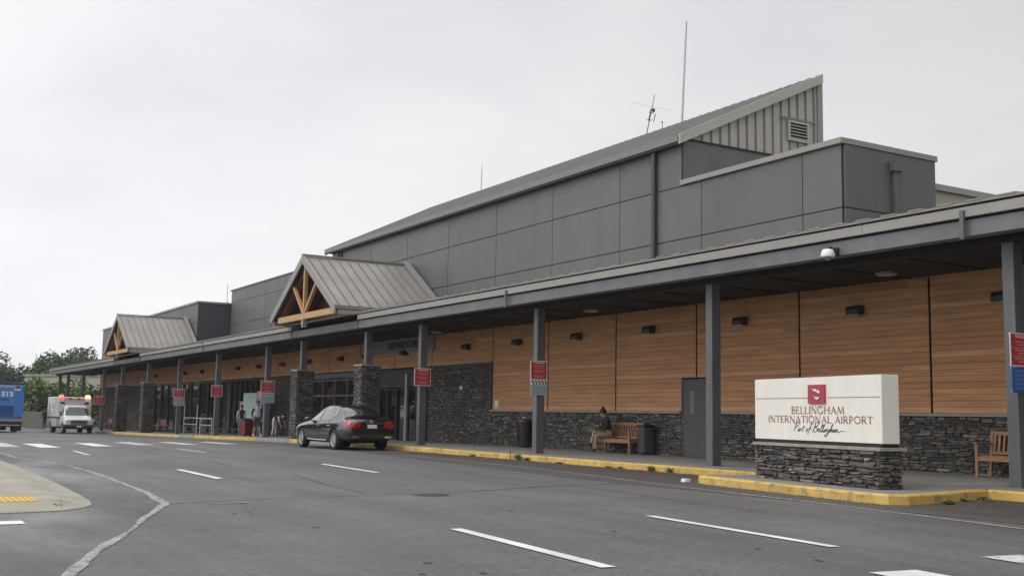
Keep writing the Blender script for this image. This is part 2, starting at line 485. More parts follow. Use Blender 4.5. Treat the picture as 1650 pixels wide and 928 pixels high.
ribbon('pavement_crack', M_CRACK, [(-20.5, 7.4), (-17.5, 6.9), (-15.3, 6.7)], [.02, .025, .02], .005, 'short dark crack in the middle of the road', .01)
for pts_, lb in [([(-24, 7.2), (-27, 7.6), (-31, 7.3), (-36, 7.7)], 'long thin crack running along the far lanes'), ([(-12, 10.4), (-15, 10.9), (-19, 11.0), (-23, 11.5)], 'thin crack along the lane beside the kerb')]:
    ribbon('pavement_crack', M_CRACK, pts_, [.018] * len(pts_), .006, lb, .008)
def specks(name, material, n, fn, size, label, seed):
    r = random.Random(seed); mb = MB()
    for i in range(n):
        x, y = fn(r); a = r.uniform(0, 3.14); q = size * r.uniform(.4, 1.3); z = zr(x) + .012
        c_, s_ = math.cos(a) * q, math.sin(a) * q
        mb.add([(x - c_, y - s_, z), (x + s_ * .6, y - c_ * .6, z), (x + c_, y + s_, z + q * .5), (x - s_ * .5, y + c_ * .5, z + q * .2)], [(0, 1, 2, 3)])
    tag(mb.build(name, material), label, None, None, 'stuff')
specks('kerb_grit', mat('brown_grit', (.10, .08, .055), .9, island=.6), 1500, lambda r: (r.uniform(-40, -16), YK - .03 - abs(r.gauss(0, .28))), .022, 'brown grit and dead leaves gathered along the yellow kerb', 5)
specks('kerb_grit', mat('brown_grit', (.10, .08, .055), .9, island=.6), 500, lambda r: (lambda x: (x, 13.84 - (x + 16.2) * .152 - .05 - abs(r.gauss(0, .2))))(r.uniform(-16.3, -11)), .018, 'brown grit along the kerb of the sign island', 6)
specks('kerb_grit', mat('brown_grit', (.10, .08, .055), .9, island=.6), 400, lambda r: (r.uniform(-11.3, -5), YK - .05 - abs(r.gauss(0, .5))), .02, 'brown grit beside the kerb right of the sign island', 7)
def drips(n, seed):
    r = random.Random(seed); mb = MB()
    for i in range(n):
        x = r.uniform(-30, -6); y = r.choice((4.1, 6.95, 7.0, 10.5)) + r.gauss(0, .25); q = r.uniform(.012, .04); k = 9
        vs = [(x + math.cos(6.283 * j / k) * q * r.uniform(.6, 1.3) * 1.6, y + math.sin(6.283 * j / k) * q * r.uniform(.6, 1.2), zr(x) + .0055) for j in range(k)]
        mb.add(vs, [tuple(range(k))])
    struct(mb.build('oil_stains', worn_paint('oil_drip', (.05, .049, .047), (.1, .1, .1), .46, 14, True, .3)), 'dark oil drips down the middle of the lanes', 'marking')
drips(60, 9)
# old gutter strip, darker and dirty, along the kerb
strip('gutter_strip', M_ASPH3, [[(x, 12.3 + .001 * 0 + (.0 if x > -17 else min(1.6, (-17 - x) * .09))), (x, 15.85)] for x in [-2, -6, -10, -14, -17, -20, -24, -28, -32]], 'dirty darker asphalt strip along the kerb', 'road', .0045)
# lane dashes
W = .13
quad_line('lane_marking', M_WHITE, (-10.36, 5.55), (-7.27, 5.29), .14, .009, 'long white lane dash nearest the camera in the foreground')
quad_line('lane_marking', M_WHITE, (-10.88, 8.53), (-7.57, 8.18), .13, .009, 'thin white lane dash in front of the airport sign')
quad_line('lane_marking', M_WHITE, (-22.67, 5.75), (-19.45, 5.67), .14, .009, 'white lane dash left of the seam junction')
quad_line('lane_marking', M_WHITE, (-24.5, 9.55), (-20.75, 9.28), .14, .009, 'white lane dash right of the parked black car')
quad_line('lane_marking', M_WHITE_W, (-33.2, 5.45), (-30.1, 5.33), .14, .009, 'white lane dash before the left crosswalk')
quad_line('lane_marking', M_WHITE_W, (-35.0, 8.8), (-31.7, 8.8), .13, .009, 'faded white lane dash left of the black car')
ribbon('edge_line', M_LINE_W, [(-6, 11.5), (-8, 11.72), (-10.7, 12.2), (-13.4, 12.5), (-16.5, 12.9), (-20.8, 13.55), (-24.8, 13.9), (-30, 14.0)], [.09] * 8, .009, 'faint worn edge line parallel to the yellow kerb', .01)
for i, (y0, x0, x1) in enumerate([(2.2, -43.5, -38.5), (4.3, -42.6, -37.0), (5.35, -41.2, -36.2), (7.2, -42.2, -37.8), (8.95, -44.2, -39.6), (10.7, -44.8, -40.2), (12.5, -45.6, -41.2)][1:]):
    quad_line('crosswalk_bar', M_WHITE if i in (1, 2) else M_WHITE_W, (x0, y0 + .05), (x1, y0 - .05), .6, .009,
              ['white crosswalk bar nearest the median at the picture edge', 'bright white crosswalk bar in front of the bus', 'bright white crosswalk bar in front of the ambulance', 'worn white crosswalk bar in the middle of the road', 'faded crosswalk bar beside the railing kerb', 'faded crosswalk bar nearest the yellow kerb'][i])
for (y0, x0, x1, lb) in [(7.2, -6.15, -2.5, 'nearer white crosswalk bar at the lower right corner'), (9.0, -6.45, -2.5, 'worn white crosswalk bar at the right picture edge'), (5.5, -5.9, -2.5, 'white crosswalk bar below the lower right corner')]:
    quad_line('crosswalk_bar', M_WHITE_W if y0 > 8 else M_WHITE, (x0, y0 + .1), (x1, y0 - .3), .5, .009, lb)
quad_line('stop_line', M_WHITE, (-12.55, 1.62), (-12.55, -3), .36, .009, 'white stop line beside the median nose')
quad_line('road_patch_mark', worn_paint('old_yellow', (.3, .22, .06), (.12, .118, .11), .45, 6, True), (-14.2, 4.0), (-14.3, 4.55), .12, .009, 'faded yellow paint mark beside the seam junction')
for (a, b, lb) in [((-20.2, 14.2), (-21.4, 15.5), 'faint red paint stroke on the gutter strip'), ((-18.6, 14.0), (-19.6, 15.4), 'second faint red paint stroke nearer the sign'), ((-16.9, 12.9), (-16.6, 14.0), 'red utility paint mark beside the island kerb')]:
    quad_line('utility_mark', worn_paint('faint_red', (.22, .09, .075), (.08, .07, .065), .45, 8, True, .2), a, b, .09, .009, lb)

# pavement and kerbs
strip('pavement', M_CONC, [[(x, y) for y in (YK + .15, 17.5, 19, YW + .05)] for x in XS if -135 < x < 10] , 'grey concrete pavement under the canopy', 'pavement', .15)
mbj = MB()
for i in range(0, 34):
    x = -6 - 3.05 * i
    mbj.add([(x, YK + .16, zr(x) + .154), (x + .03, YK + .16, zr(x) + .154), (x + .03, YW, zr(x) + .154), (x, YW, zr(x) + .154)], [(0, 1, 2, 3)])
struct(mbj.build('pavement_joint', mat('joint_dirt', (.10, .098, .09), .9)), 'dark joints between the pavement slabs', 'pavement')

def kerb(path, material, name, label, w=.15, h=.15):
    """kerb along a path of (x,y): face on the left of travel is the inside"""
    mb = MB(); prof = [(0, -.05), (.012, h - .025), (.035, h), (w, h + .003), (w, -.05)]
    vs = []; n = len(prof)
    for i, p in enumerate(path):
        p = Vector(p); a = Vector(path[max(i - 1, 0)]); b = Vector(path[min(i + 1, len(path) - 1)])
        d = (b - a).normalized(); nn = Vector((-d.y, d.x))
        for (o_, z_) in prof:
            q = p + nn * o_; vs.append((q.x, q.y, zr(q.x) + z_ + rnd.uniform(-.004, .004)))
    fs = [(i * n + j, (i + 1) * n + j, (i + 1) * n + j + 1, i * n + j + 1) for i in range(len(path) - 1) for j in range(n - 1)]
    fs += [tuple(range(n)), tuple((len(path) - 1) * n + k for k in reversed(range(n)))]
    mb.add(vs, fs)
    return struct(mb.build(name, material), label, 'kerb')
def span(x0, x1, y=YK):
    k = max(2, int(abs(x1 - x0) / 1.2)); return [(x0 + (x1 - x0) * i / k, y) for i in range(k + 1)]
def xk(px, py=705): return at_y(px, py, YK).x
segs = [(-130, xk(183), 0), (xk(183), xk(288), 1), (xk(288), xk(313), 0), (xk(313), xk(411), 1), (xk(411), xk(466), 0), (xk(466), xk(478), 1), (xk(478), -37.2, 0), (-37.2, -16.0, 1)]
kl = {0: 'bare concrete kerb beside the ambulance', 1: 'yellow painted kerb below the far stone piers', 2: 'short bare kerb gap left of the railing column', 3: 'yellow painted kerb in front of the railing and travellers', 4: 'bare lowered kerb left of the entrance pier', 5: 'short yellow kerb block beside the entrance pier', 6: 'bare kerb hidden beside the black car', 7: 'long yellow painted kerb between the black car and the sign island'}
for i, (a, b, y_) in enumerate(segs):
    kerb(span(a, b), M_YEL if y_ else M_CONC_K, 'kerb', kl[i])
kerb(span(-11.43, 6), M_YEL, 'kerb', 'yellow painted kerb right of the sign island')
# sign island
isl = [(-16.1, 15.8), (-16.28, 14.2), (-16.2, 13.86), (-15.95, 13.72), (-14.6, 13.5), (-12.9, 13.26), (-11.5, 13.07), (-11.1, 13.12), (-10.95, 13.4), (-11.05, 14.2), (-11.3, 15.2), (-11.4, 15.86)]
kerb(isl, M_YEL, 'island_kerb', 'yellow painted kerb around the airport sign island')
poly_sheet('island_pavement', M_CONC, [(-16.0, 16.05)] + [(x + (0.1 if x < -16 else -.1 if x > -11.6 else 0), y + .1) for x, y in isl[1:-1]] + [(-11.5, 16.05)], .148, 'concrete island paving around the airport sign', 'pavement')
# median
def median():
    base = [(-60, 3.05), (-40, 3.0), (-25.4, 2.95), (-21.3, 2.93), (-18.5, 2.87), (-16.6, 2.8), (-15.2, 2.74), (-14.5, 2.64), (-14.1, 2.48), (-13.8, 2.2), (-13.68, 1.75), (-13.66, -3)]
    def inset(q, d): return [(x - d if y < 2.2 else x - d * .7 if y < 2.6 else x, y - d if x < -15.4 else y - d * .75 if x < -14 else y) for x, y in q]
    rings = [(base, 0.0), (base, .012), (inset(base, .28), .035), (inset(base, .5), .075), (inset(base, .62), .08)]
    mb = MB(); n = len(base); vs = []
    for q, z in rings: vs += [(x, y, zr(x) + z) for x, y in q]
    fs = [(i * n + j, i * n + j + 1, (i + 1) * n + j + 1, (i + 1) * n + j) for i in range(len(rings) - 1) for j in range(n - 1)]
    o = (len(rings) - 1) * n; vs += [(-60, -3, zr(-60) + .08)]
    fs += [(o + j, o + j + 1, len(vs) - 1) for j in range(n - 1)]
    mb.add(vs, fs)
    struct(mb.build('median_island', mat('median_concrete', (.31, .29, .235), .85, noise=.2, nscale=1.6, bump=.2)), 'low beige concrete median nose at the left edge', 'median')
    mb = MB()
    mb.box(-15.05, -14.3, -2.9, 2.0, .06, .088)
    for i in range(10):
        for j in range(30):
            mb.box(-15.02 + i * .073, -14.99 + i * .073, 1.94 - j * .07, 1.97 - j * .07, .0881, .094)
    struct(mb.build('tactile_paving', M_TACT), 'yellow tactile paving strip set in the concrete median', 'marking')
    ribbon('pavement_joint', mat('joint_dirt', (.10, .098, .09), .9), [(-14.28, 2.02), (-14.1, 2.15), (-13.95, 2.2)], [.03, .02, .015], .066, 'dark joint at the tip of the yellow tactile strip', .004)
median()
mh = ground_at(695, 797)
mb = MB(); mb.smooth = False
mb.lathe([(.27, .006), (.27, .0085), (.24, .009)], (mh.x, mh.y, 0), 28)
for k in range(5): mb.box(mh.x - .15, mh.x + .15, mh.y - .16 + k * .08 - .012, mh.y - .16 + k * .08 + .012, .009, .013)
tag(mb.build('manhole_cover', mat('rusty_iron', (.05, .045, .04), .7, noise=.3)), 'round dark manhole cover in the middle of the road', 'manhole cover')

# ------------------------------------------------------------------ stone facing
def stones(mb, o, ex, ez, n, wu, wz, seed=1, hmin=.05, hmax=.11, lmin=.12, lmax=.42, out=.05):
    """stacked ledge stones over a rectangle: origin o, along ex, up ez, outward n; each stone its own island"""
    r = random.Random(seed); o = Vector(o); ex = Vector(ex); ez = Vector(ez); n = Vector(n)
    z = 0.0
    while z < wz - .02:
        h = min(r.uniform(hmin, hmax), wz - z)
        if wz - z - h < .03: h = wz - z
        u = -r.uniform(0, .1)
        while u < wu - .01:
            l = r.uniform(lmin, lmax); a = max(u, 0); b = min(u + l, wu)
            if wu - b < .06: b = wu; l = b - u
            t = r.uniform(.25, 1) * out; g = .006
            j = lambda s_=.012: r.uniform(-s_, s_)
            za = z + g + abs(j(.008)); zb = z + h - g - abs(j(.012))
            dz_ = r.uniform(-.2, .2) * h
            za = max(.004, za + dz_ + r.uniform(-.012, .004)); zb = min(wz - .004, zb + dz_ + r.uniform(-.004, .014))
            if zb - za < .02: zb = min(wz - .003, za + .03); za = zb - .03
            e = min(.35 * (b - a), r.uniform(.01, .05)); e2 = min(.35 * (b - a), r.uniform(.01, .05)); mz = (za + zb) / 2; tilt = r.uniform(-.01, .01)
            out_ = [(a + g + e, za - tilt), (b - g - e2, za + tilt), (b - g, mz + j(.01)), (b - g - e2 * r.uniform(.3, 1), zb + tilt), (a + g + e * r.uniform(.3, 1), zb - tilt), (a + g, mz + j(.01))]
            out_ = [(min(max(q_, 0), wu), min(max(w_, .002), wz - .002)) for q_, w_ in out_]
            vs = [o + ex * q_ + ez * w_ + n * -.012 for q_, w_ in out_]
            cu_ = sum(q_ for q_, w_ in out_) / 6; cz_ = sum(w_ for q_, w_ in out_) / 6
            vs += [o + ex * (q_ + (cu_ - q_) * .06) + ez * (w_ + (cz_ - w_) * .16) + n * (t + j(.012)) for q_, w_ in out_]
            mb.add(vs, [(6, 7, 8, 9, 10, 11)] + [(k, (k + 1) % 6, (k + 1) % 6 + 6, k + 6) for k in range(6)])
            u += l
        z += h
def stone_wall(parent, x0, x1, z0, z1, seed, Y=YW):
    mb = MB(); mb.cur = 1
    mb.box(x0, x1, Y - .005, Y + .15, z0, z1)
    mb.cur = 0
    stones(mb, (x0, Y - .004, z0), (1, 0, 0), (0, 0, 1), (0, -1, 0), x1 - x0, z1 - z0, seed, .035, .08, .12, .42, .05)
    return mb.build('stone_wall', [M_STONE, M_STONE_B], parent)

# ------------------------------------------------------------------ terminal building
B = thing('terminal_building', 'long grey airport terminal with cedar boards, dark stone base and shed roof', 'building', (-50, YW, 0))
def xw(px, py=600): return at_y(px, py, YW).x
# core volumes behind the facing
def core(x0, x1, y0, y1, z0, z1, name='wall_core'):
    mb = MB(); mb.box(x0, x1, y0, y1, z0, z1); return mb.build(name, M_GREYD, B)
core(-111.4, 6, YW + .16, YW + .4, -1.2, 4.5)
# upper walls as panels with open joints
def panels(name, O, ex, n, us, zs, material=M_GREYP, gap=.028, th=.05):
    mb = MB(); mb.cur = 0; O = Vector(O); ex = Vector(ex); n = Vector(n)
    for a, b in zip(us, us[1:]):
        for c_, d_ in zip(zs, zs[1:]):
            p = O + ex * (a + gap / 2) + Vector((0, 0, c_ + gap / 2)); w = b - a - gap; h = d_ - c_ - gap
            if w < .03 or h < .03: continue
            q = [p, p + ex * w, p + ex * w + Vector((0, 0, h)), p + Vector((0, 0, h))]
            mb.prism(q, n * th)
    mb.cur = 1
    p = O + ex * us[0] + Vector((0, 0, zs[0])); w = us[-1] - us[0]; h = zs[-1] - zs[0]
    mb.prism([p, p + ex * w, p + ex * w + Vector((0, 0, h)), p + Vector((0, 0, h))], n * -.1)
    return mb.build(name, [material, M_GREYD], B)
seamX = [-15.85 - 3.9 * k for k in range(0, 30)]
def uspan(x0, x1): return [x0] + sorted(s for s in seamX if x0 + .2 < s < x1 - .2) + [x1]
Y0 = YW - .02
panels('upper_wall', (0, Y0 + .05, 0), (1, 0, 0), (0, -1, 0), uspan(-52.0, -18.45), [4.5, 4.86, 6.41, 7.98])
panels('upper_wall', (0, Y0 + .05, 0), (1, 0, 0), (0, -1, 0), uspan(-52.0, -24.53), [7.98, 9.28])
panels('upper_wall', (0, Y0 + .05, 0), (1, 0, 0), (0, -1, 0), uspan(-111.5, -77.25), [4.5, 5.9, 7.4, 8.75])
# box end wall, main hall end wall, left block end wall (perpendicular)
panels('end_wall', (-18.45, YW, 0), (0, 1, 0), (1, 0, 0), [.03, 3.42], [4.5, 6.41, 8.0])
panels('end_wall', (-24.56, YW, 0), (0, 1, 0), (1, 0, 0), [.03, 5.7], [7.9, 9.42])
M_GREYN = mat('navy_grey_panel', (.060, .060, .072), .5, noise=.06, nscale=.35)
panels('end_wall', (-77.28, YW, 0), (0, 1, 0), (1, 0, 0), [.03, 9], [4.5, 8.75], M_GREYN)
panels('upper_wall', (0, 22.77, 0), (1, 0, 0), (0, -1, 0), [-77.2] + [-73.5 + 3.9 * k for k in range(0, 6)] + [-51.7], [4.5, 5.8, 7.3, 8.87, 9.74])
def solid(x0, x1, y0, y1, z0, z1, material, name):
    mb = MB(); mb.box(x0, x1, y0, y1, z0, z1); return mb.build(name, material, B)
# flat roofs and copings
solid(-24.4, -18.6, YW + .12, 23.7, 7.7, 7.95, M_ROOF_D, 'flat_roof')
mb = MB(); mb.box(-24.5, -18.38, YW - .11, YW + .12, 8.0, 8.14); mb.box(-18.62, -18.37, YW + .12, 23.88, 8.0, 8.14); mb.box(-24.4, -18.62, 23.7, 23.88, 8.0, 8.14)
mb.build('coping', M_CAP, B)
solid(-24.4, -18.5, 23.6, 23.8, 4.5, 7.99, M_GREYP, 'end_wall')
solid(-111.4, -77.4, YW + .12, 40, 8.5, 8.7, M_ROOF_D, 'flat_roof')
mb = MB(); mb.box(-111.6, -77.15, YW - .1, YW + .12, 8.752, 8.88); mb.box(-77.4, -77.14, YW + .12, 29.4, 8.752, 8.88)
mb.build('coping', M_CAP, B)
solid(-77.2, -51.8, 22.9, 40, 9.5, 9.68, M_ROOF_D, 'flat_roof')
mb = MB(); mb.box(-77.45, -51.72, 22.67, 22.9, 9.742, 9.82); mb.build('coping', M_GREYP, B)
solid(-77.45, -77.25, 22.9, 40, 4.5, 9.74, M_GREYP, 'end_wall')
solid(-111.5, -111.35, YW + .1, 40, -1.2, 8.75, M_GREYP, 'end_wall')
# shed roof of the main hall: eave at the front, high edge at the back
RX0, RX1 = -52.5, -24.44; EY, EZ, PY, PZ = YW - .12, 9.30, 26.1, 12.17
mb = MB()
mb.prism([(RX0, EY, EZ), (RX0, PY, PZ), (RX0, PY, PZ + .16), (RX0, EY, EZ + .16)], (RX1 - RX0, 0, 0))
mb.build('shed_roof', M_ROOF_D, B)
mb = MB()
k = 0; x = RX0 + .2
while x < RX1 - .1:
    mb.prism([(x, EY + .02, EZ + .16), (x, PY - .02, PZ + .16), (x, PY - .02, PZ + .2), (x, EY + .02, EZ + .2)], (.03, 0, 0)); x += .45
mb.build('roof_seams', M_ROOF_D, B)
mb = MB(); mb.box(RX0 - .02, RX1 + .02, EY - .14, EY - .005, EZ - .02, EZ + .17); mb.build('gutter', mat('gutter_metal', (.19, .185, .178), .45), B)
mb = MB(); mb.box(RX0 + .6, RX1, EY - .12, YW - .045, EZ - .10, EZ - .025); mb.build('eave_shadow_strip', M_GREYD, B)  # near-black strip below the gutter, eave shadow put into its colour
mb = MB(); mb.prism([(RX1 + .003, EY - .1, EZ - .10), (RX1 + .003, PY, PZ - .12), (RX1 + .003, PY, PZ + .19), (RX1 + .003, EY - .1, EZ + .2)], (.10, 0, 0)); mb.build('rake_fascia', M_BATTEN, B)
mb = MB(); mb.prism([(RX0 - .003, EY - .1, EZ - .1), (RX0 - .003, PY, PZ - .12), (RX0 - .003, PY, PZ + .19), (RX0 - .003, EY - .1, EZ + .2)], (-.08, 0, 0)); mb.build('rake_fascia', M_CAP, B)
# batten clad triangle and high back wall
xb = -24.52
mb = MB(); mb.prism([(xb, YW + .3, 9.43), (xb, PY, 9.43), (xb, PY, PZ - .05), (xb, YW + .3, 9.5)], (-.2, 0, 0))
mb.build('batten_wall', M_BATTEN, B)
mb = MB(); mb.box(xb - .02, xb + .06, PY - .12, PY + .1, 8, PZ + .15); mb.build('corner_trim', M_CAP, B)
y = YW + .75
while y < PY - .2:
    mb = MB(); mb.box(xb + .002, xb + .05, y - .022, y + .022, 9.44, EZ + (y - EY) / (PY - EY) * (PZ - EZ) - .1); y += .36
    mb.build('batten', M_BATTEN_D, B)
mb = MB(); mb.box(xb + .002, xb + .05, YW + .02, 23.95, 9.385, 9.435); mb.build('batten_flashing', M_GREYD, B)
solid(-51.89, xb - .2, PY - .25, PY - .02, 8, PZ - .1, M_BATTEN, 'back_wall')
solid(-52.0, -51.9, YW + .06, 26, 4.5, 9.28, M_GREYP, 'end_wall')
mb = MB(); mb.prism([(-51.99, YW + .06, 9.30), (-51.99, PY - .05, 9.30), (-51.99, PY - .05, PZ - .05)], (.1, 0, 0)); mb.build('end_wall', M_GREYP, B)
# louvre
lv = MB(); ly0, ly1, lz0, lz1 = 24.62, 25.5, 9.98, 10.62
for a in (ly0, ly1 - .06): lv.box(xb + .052, xb + .13, a, a + .06, lz0, lz1)
for a in (lz0, lz1 - .06): lv.box(xb + .052, xb + .13, ly0 + .061, ly1 - .061, a, a + .06)
lo = lv.build('louvre_vent', M_BATTEN, B)
lv = MB(); lv.box(xb + .053, xb + .06, ly0 + .062, ly1 - .062, lz0 + .061, lz1 - .061); lv.build('louvre_void', M_GREYD, lo)
lv = MB()
for k in range(5): lv.prism([(xb + .065, ly0 + .063, lz0 + .09 + k * .1), (xb + .125, ly0 + .063, lz0 + .075 + k * .1), (xb + .125, ly0 + .063, lz0 + .095 + k * .1), (xb + .065, ly0 + .063, lz0 + .13 + k * .1)], (0, ly1 - ly0 - .126, 0))
lv.build('louvre_blade', M_BATTEN, lo)
mb = MB(); mb.box(xb + .052, xb + .09, 24.3, 25.85, 10.66, 10.72); mb.build('louvre_flashing', M_BATTEN_D, B)
# downspouts
mb = MB(); mb.box(-25.78, -25.64, Y0 - .14, Y0 - .01, 4.7, EZ - .05); mb.box(-25.9, -25.55, Y0 - .15, Y0 - .005, 4.95, 5.05); mb.build('downspout', M_DARKM, B)
mb = MB(); mb.box(-51.1, -50.97, Y0 - .12, Y0 - .01, 4.7, EZ - .05); mb.build('downspout', M_DARKM, B)
mb = MB(); mb.box(-50.75, -50.65, Y0 - .1, Y0 - .01, 4.7, EZ - .05); mb.build('downspout', M_DARKM, B)
mb = MB(); mb.box(-18.38, -18.2, 22.02, 22.36, 7.5, 7.76); mb.box(-18.38, -18.27, 22.1, 22.2, 5.0, 7.5); mb.box(-18.38, -18.3, 22.24, 22.3, 5.0, 7.5); mb.build('downspout', M_STEEL, B)

# ---- lower front wall
def wood_bay(x0, x1, z0, z1, seed):
    r = random.Random(seed); mb = MB(); mb.cur = 1
    mb.box(x0, x1, YW - .004, YW + .12, z0, z1); mb.cur = 0
    z = z0
    while z < z1 - .02:
        h = min(.135, z1 - z); x = x0 + .006
        while x < x1 - .01:
            l = r.uniform(3.0, 5.0); b = min(x + l, x1 - .006)
            if x1 - b < .4: b = x1 - .006
            mb.prism([(x, YW - .002, z + .001), (x, YW - .021 - r.uniform(0, .006), z + .003), (x, YW - .0195, z + h - .004), (x, YW - .002, z + h - .001)], (b - x - .002, 0, 0))
            x = b
        z += h
    return mb.build('cedar_panel', [M_WOOD, M_GREYD], B)
wseam = [-8.1, -12.1, -16.0, -19.92, -23.87, -27.7, -31.6, -35.42]
DX0, DX1 = -24.47, -23.3
xs_ = [-.2, -4.2] + wseam
for i, (a, b) in enumerate(zip(xs_, xs_[1:])):
    if b < -24 < a or b < -23.5 < a:
        wood_bay(b + .025, a - .025, 2.375, 4.46, 40 + i)
        if a > -23: wood_bay(DX1 + .055, a - .025, 1.43, 2.374, 60 + i)
        else: wood_bay(b + .025, DX0 - .055, 1.43, 2.374, 60 + i)
        continue
    wood_bay(b + .025, a - .025, 1.43, 4.46, 40 + i)
hi = [-35.42, -40.45, -44.05, -48.0, -51.9, -55.8, -59.7, -63.6, -67.5, -71.4, -75.3, -79.2, -83.1, -87, -90.9, -94.8, -98.7, -102.6, -106.5, -111.4]
for i, (a, b) in enumerate(zip(hi, hi[1:])):
    wood_bay(b + .025, a - .025, 3.2, 4.46, 80 + i)
DX0, DX1 = -24.47, -23.3
stone_wall(B, -35.42, DX0 - .05, .1, 1.36, 1)
stone_wall(B, DX1 + .05, -.2, .1, 1.36, 2)
mb = MB(); mb.box(-35.5, DX0 - .05, YW - .1, YW - .003, 1.362, 1.426); mb.box(DX1 + .05, -.2, YW - .1, YW - .003, 1.362, 1.426); mb.build('stone_ledge', M_STONE_C, B)
# steel door
mb = MB(); mb.box(DX0 - .05, DX0, YW - .03, YW + .1, .15, 2.33); mb.box(DX1, DX1 + .05, YW - .03, YW + .1, .15, 2.33); mb.box(DX0 + .002, DX1 - .002, YW - .03, YW + .1, 2.28, 2.33)
dfr = mb.build('door_frame', M_DOOR, B)
mb = MB(); mb.box(DX0 + .004, DX1 - .004, YW - .012, YW + .03, .16, 2.276); door = mb.build('door', M_DOOR, B)
mb = MB(); mb.box(DX0 + .32, DX0 + .5, YW - .017, YW - .0125, 1.35, 2.0); mb.build('door_window', M_GLASS, door)
mb = MB(); mb.lathe([(.028, 0), (.035, .03), (.02, .06)], (0, 0, 0), 12)
me = mb.mesh('door_handle'); me.transform(Matrix.Translation((DX0 + .1, YW - .013, 1.12)) @ Matrix.Rotation(R(90), 4, 'X')); link('door_handle', me, M_GALV, door)
# left part of the wall: stone / glazing / stone
def X(px): return xw(px, 650)
ent_l, ent_r = X(611), X(689)
stone_wall(B, ent_r, -35.43, .05, 3.19, 3)
mb = MB(); mb.box(ent_r + .0, -35.38, YW - .09, YW - .07, 3.13, 3.2); mb.build('stone_ledge', M_DARKM, B)
mb = MB(); mb.box(-35.47, -35.40, YW - .08, YW - .025, 1.43, 3.2); mb.build('corner_trim', M_DARKM, B)
v_l, v_r = X(489), X(607)
g2_l, g2_r = X(249), X(422)
stone_wall(B, g2_r, v_l, -.35, 3.19, 4)
stone_wall(B, -111.4, g2_l, -.95, 3.19, 5)
stone_wall(B, v_r, ent_l, -.1, 3.19, 6)
def glazing(x0, x1, z0, z1, nm, rails, Y=YW, mat_=M_MULL, fr=.07, name='window'):
    mb = MB(); mb.box(x0, x1, Y + .02, Y + .04, z0, z1); w = mb.build(name, M_GLASS, B)
    for i in range(nm + 1):
        x = x0 + (x1 - x0) * i / nm; mb = MB(); mb.box(x - fr / 2, x + fr / 2, Y - .08, Y + .012, z0, z1); mb.build('mullion', mat_, w)
    for z in rails:
        mb = MB(); mb.box(x0, x1, Y - .065, Y + .01, z - fr / 2, z + fr / 2); mb.build('frame', mat_, w)
    return w
mid = X(366)
glazing(g2_l, mid, -.35, 3.19, 9, [-.25, .05, 3.1])
stone_wall(B, mid, X(372), -.35, 3.19, 8)
glazing(X(372), g2_r, -.3, 3.19, 6, [-.2, .1, 3.1])
# vestibule glazing beside the entrance, grey head frame
glazing(v_l, v_r, -.1, 2.85, 6, [0, 2.05, 2.8], YW - .1, mat('grey_frame', (.13, .13, .13), .4))
mb = MB(); mb.box(v_l - .05, v_r + .05, YW - .32, YW - .0, 2.88, 3.12); mb.build('head_beam', M_STEEL, B)
# main entrance
mb = MB(); mb.box(ent_l, ent_r, YW - .25, YW + .0, 2.35, 3.1); mb.build('entrance_header', mat('dark_header', (.03, .03, .031), .5), B)
glazing(ent_l, ent_r, -.02, 2.33, 5, [.05, 2.28], YW, M_MULL, .06, 'entrance_door')
for px in (665, 688):
    xx = X(px); mb = MB(); mb.box(xx - .09, xx + .09, YW - .35, YW - .26, -.05, 2.9); mb.build('door_post', M_ALU, B)
mb = MB(); mb.box(X(602), X(700), YW - .11, YW - .03, 3.86, 4.47); mb.build('letter_board', mat('grey_letter_board', (.2, .2, .2), .6), B)
text_into('DEPARTURES', .40, frame(((X(607) + X(690)) / 2 + .45, YW - .115, 4.16), (1, 0, 0), (0, 0, 1)), 'lettering', M_BLACK, B, .02, bold=.012, sx=1.5)
mb = MB(); mb.box(X(746) - .09, X(746) + .09, YW - .12, YW - .06, 2.2, 2.34); mb.build('junction_box', M_SWHITE, B)
mb = MB(); mb.box(X(801) - .14, X(801) + .14, YW - .032, YW - .026, 1.5, 1.78); mb.build('paper_notice', M_SWHITE, B)
mb = MB(); mb.box(X(392) - .4, X(392) + .4, YW - .09, YW - .085, .9, 1.8) ; 
mb.build('poster', mat('pale_poster', (.5, .44, .4), .6), B)

# beige block behind
bb = at_x(1505, 300, -19.2)
mb = MB(); mb.box(-40, -19.2, bb.y - 1.0, 60, 0, bb.z - .12); BB = thing('beige_building', 'pale beige block with grey coping rising behind the dark box', 'building', (-30, 40, 0))
mb.build('wall', M_BEIGE, BB)
mb = MB(); mb.box(-40.1, -19.1, bb.y - 1.1, 60.1, bb.z - .118, bb.z + .05); mb.build('coping', M_BEIGEC, BB)

# wall lamps
lampx = [(-14.1, 'dark box wall lamp on the cedar wall behind the right-hand column'), (-18.0, 'dark box wall lamp on the cedar above the airport sign'), (-21.95, 'dark box wall lamp on the cedar right of the grey door'),
         (-25.9, 'dark box wall lamp on the cedar left of the grey door'), (-29.75, 'dark box wall lamp on the cedar above the seated person'), (-33.52, 'dark box wall lamp on the cedar above the round litter bin'),
         (-37.32, 'dark box wall lamp above the tall stone wall section')]
lampx += [(xw(px, 575), 'small dark wall lamp on the cedar band ' + t) for px, t in [(655, 'under the departures lettering'), (594, 'left of the departures lettering'), (553, 'above the right vestibule panes'), (501, 'above the left vestibule panes'), (459, 'left of the left entrance pier'), (421, 'behind the striped sign column'), (388, 'above the walking person in jeans'), (330, 'left of the plain red sign'), (302, 'beside the small red and white sign'), (256, 'right of the far stone piers'), (205, 'between the two far stone piers')]]
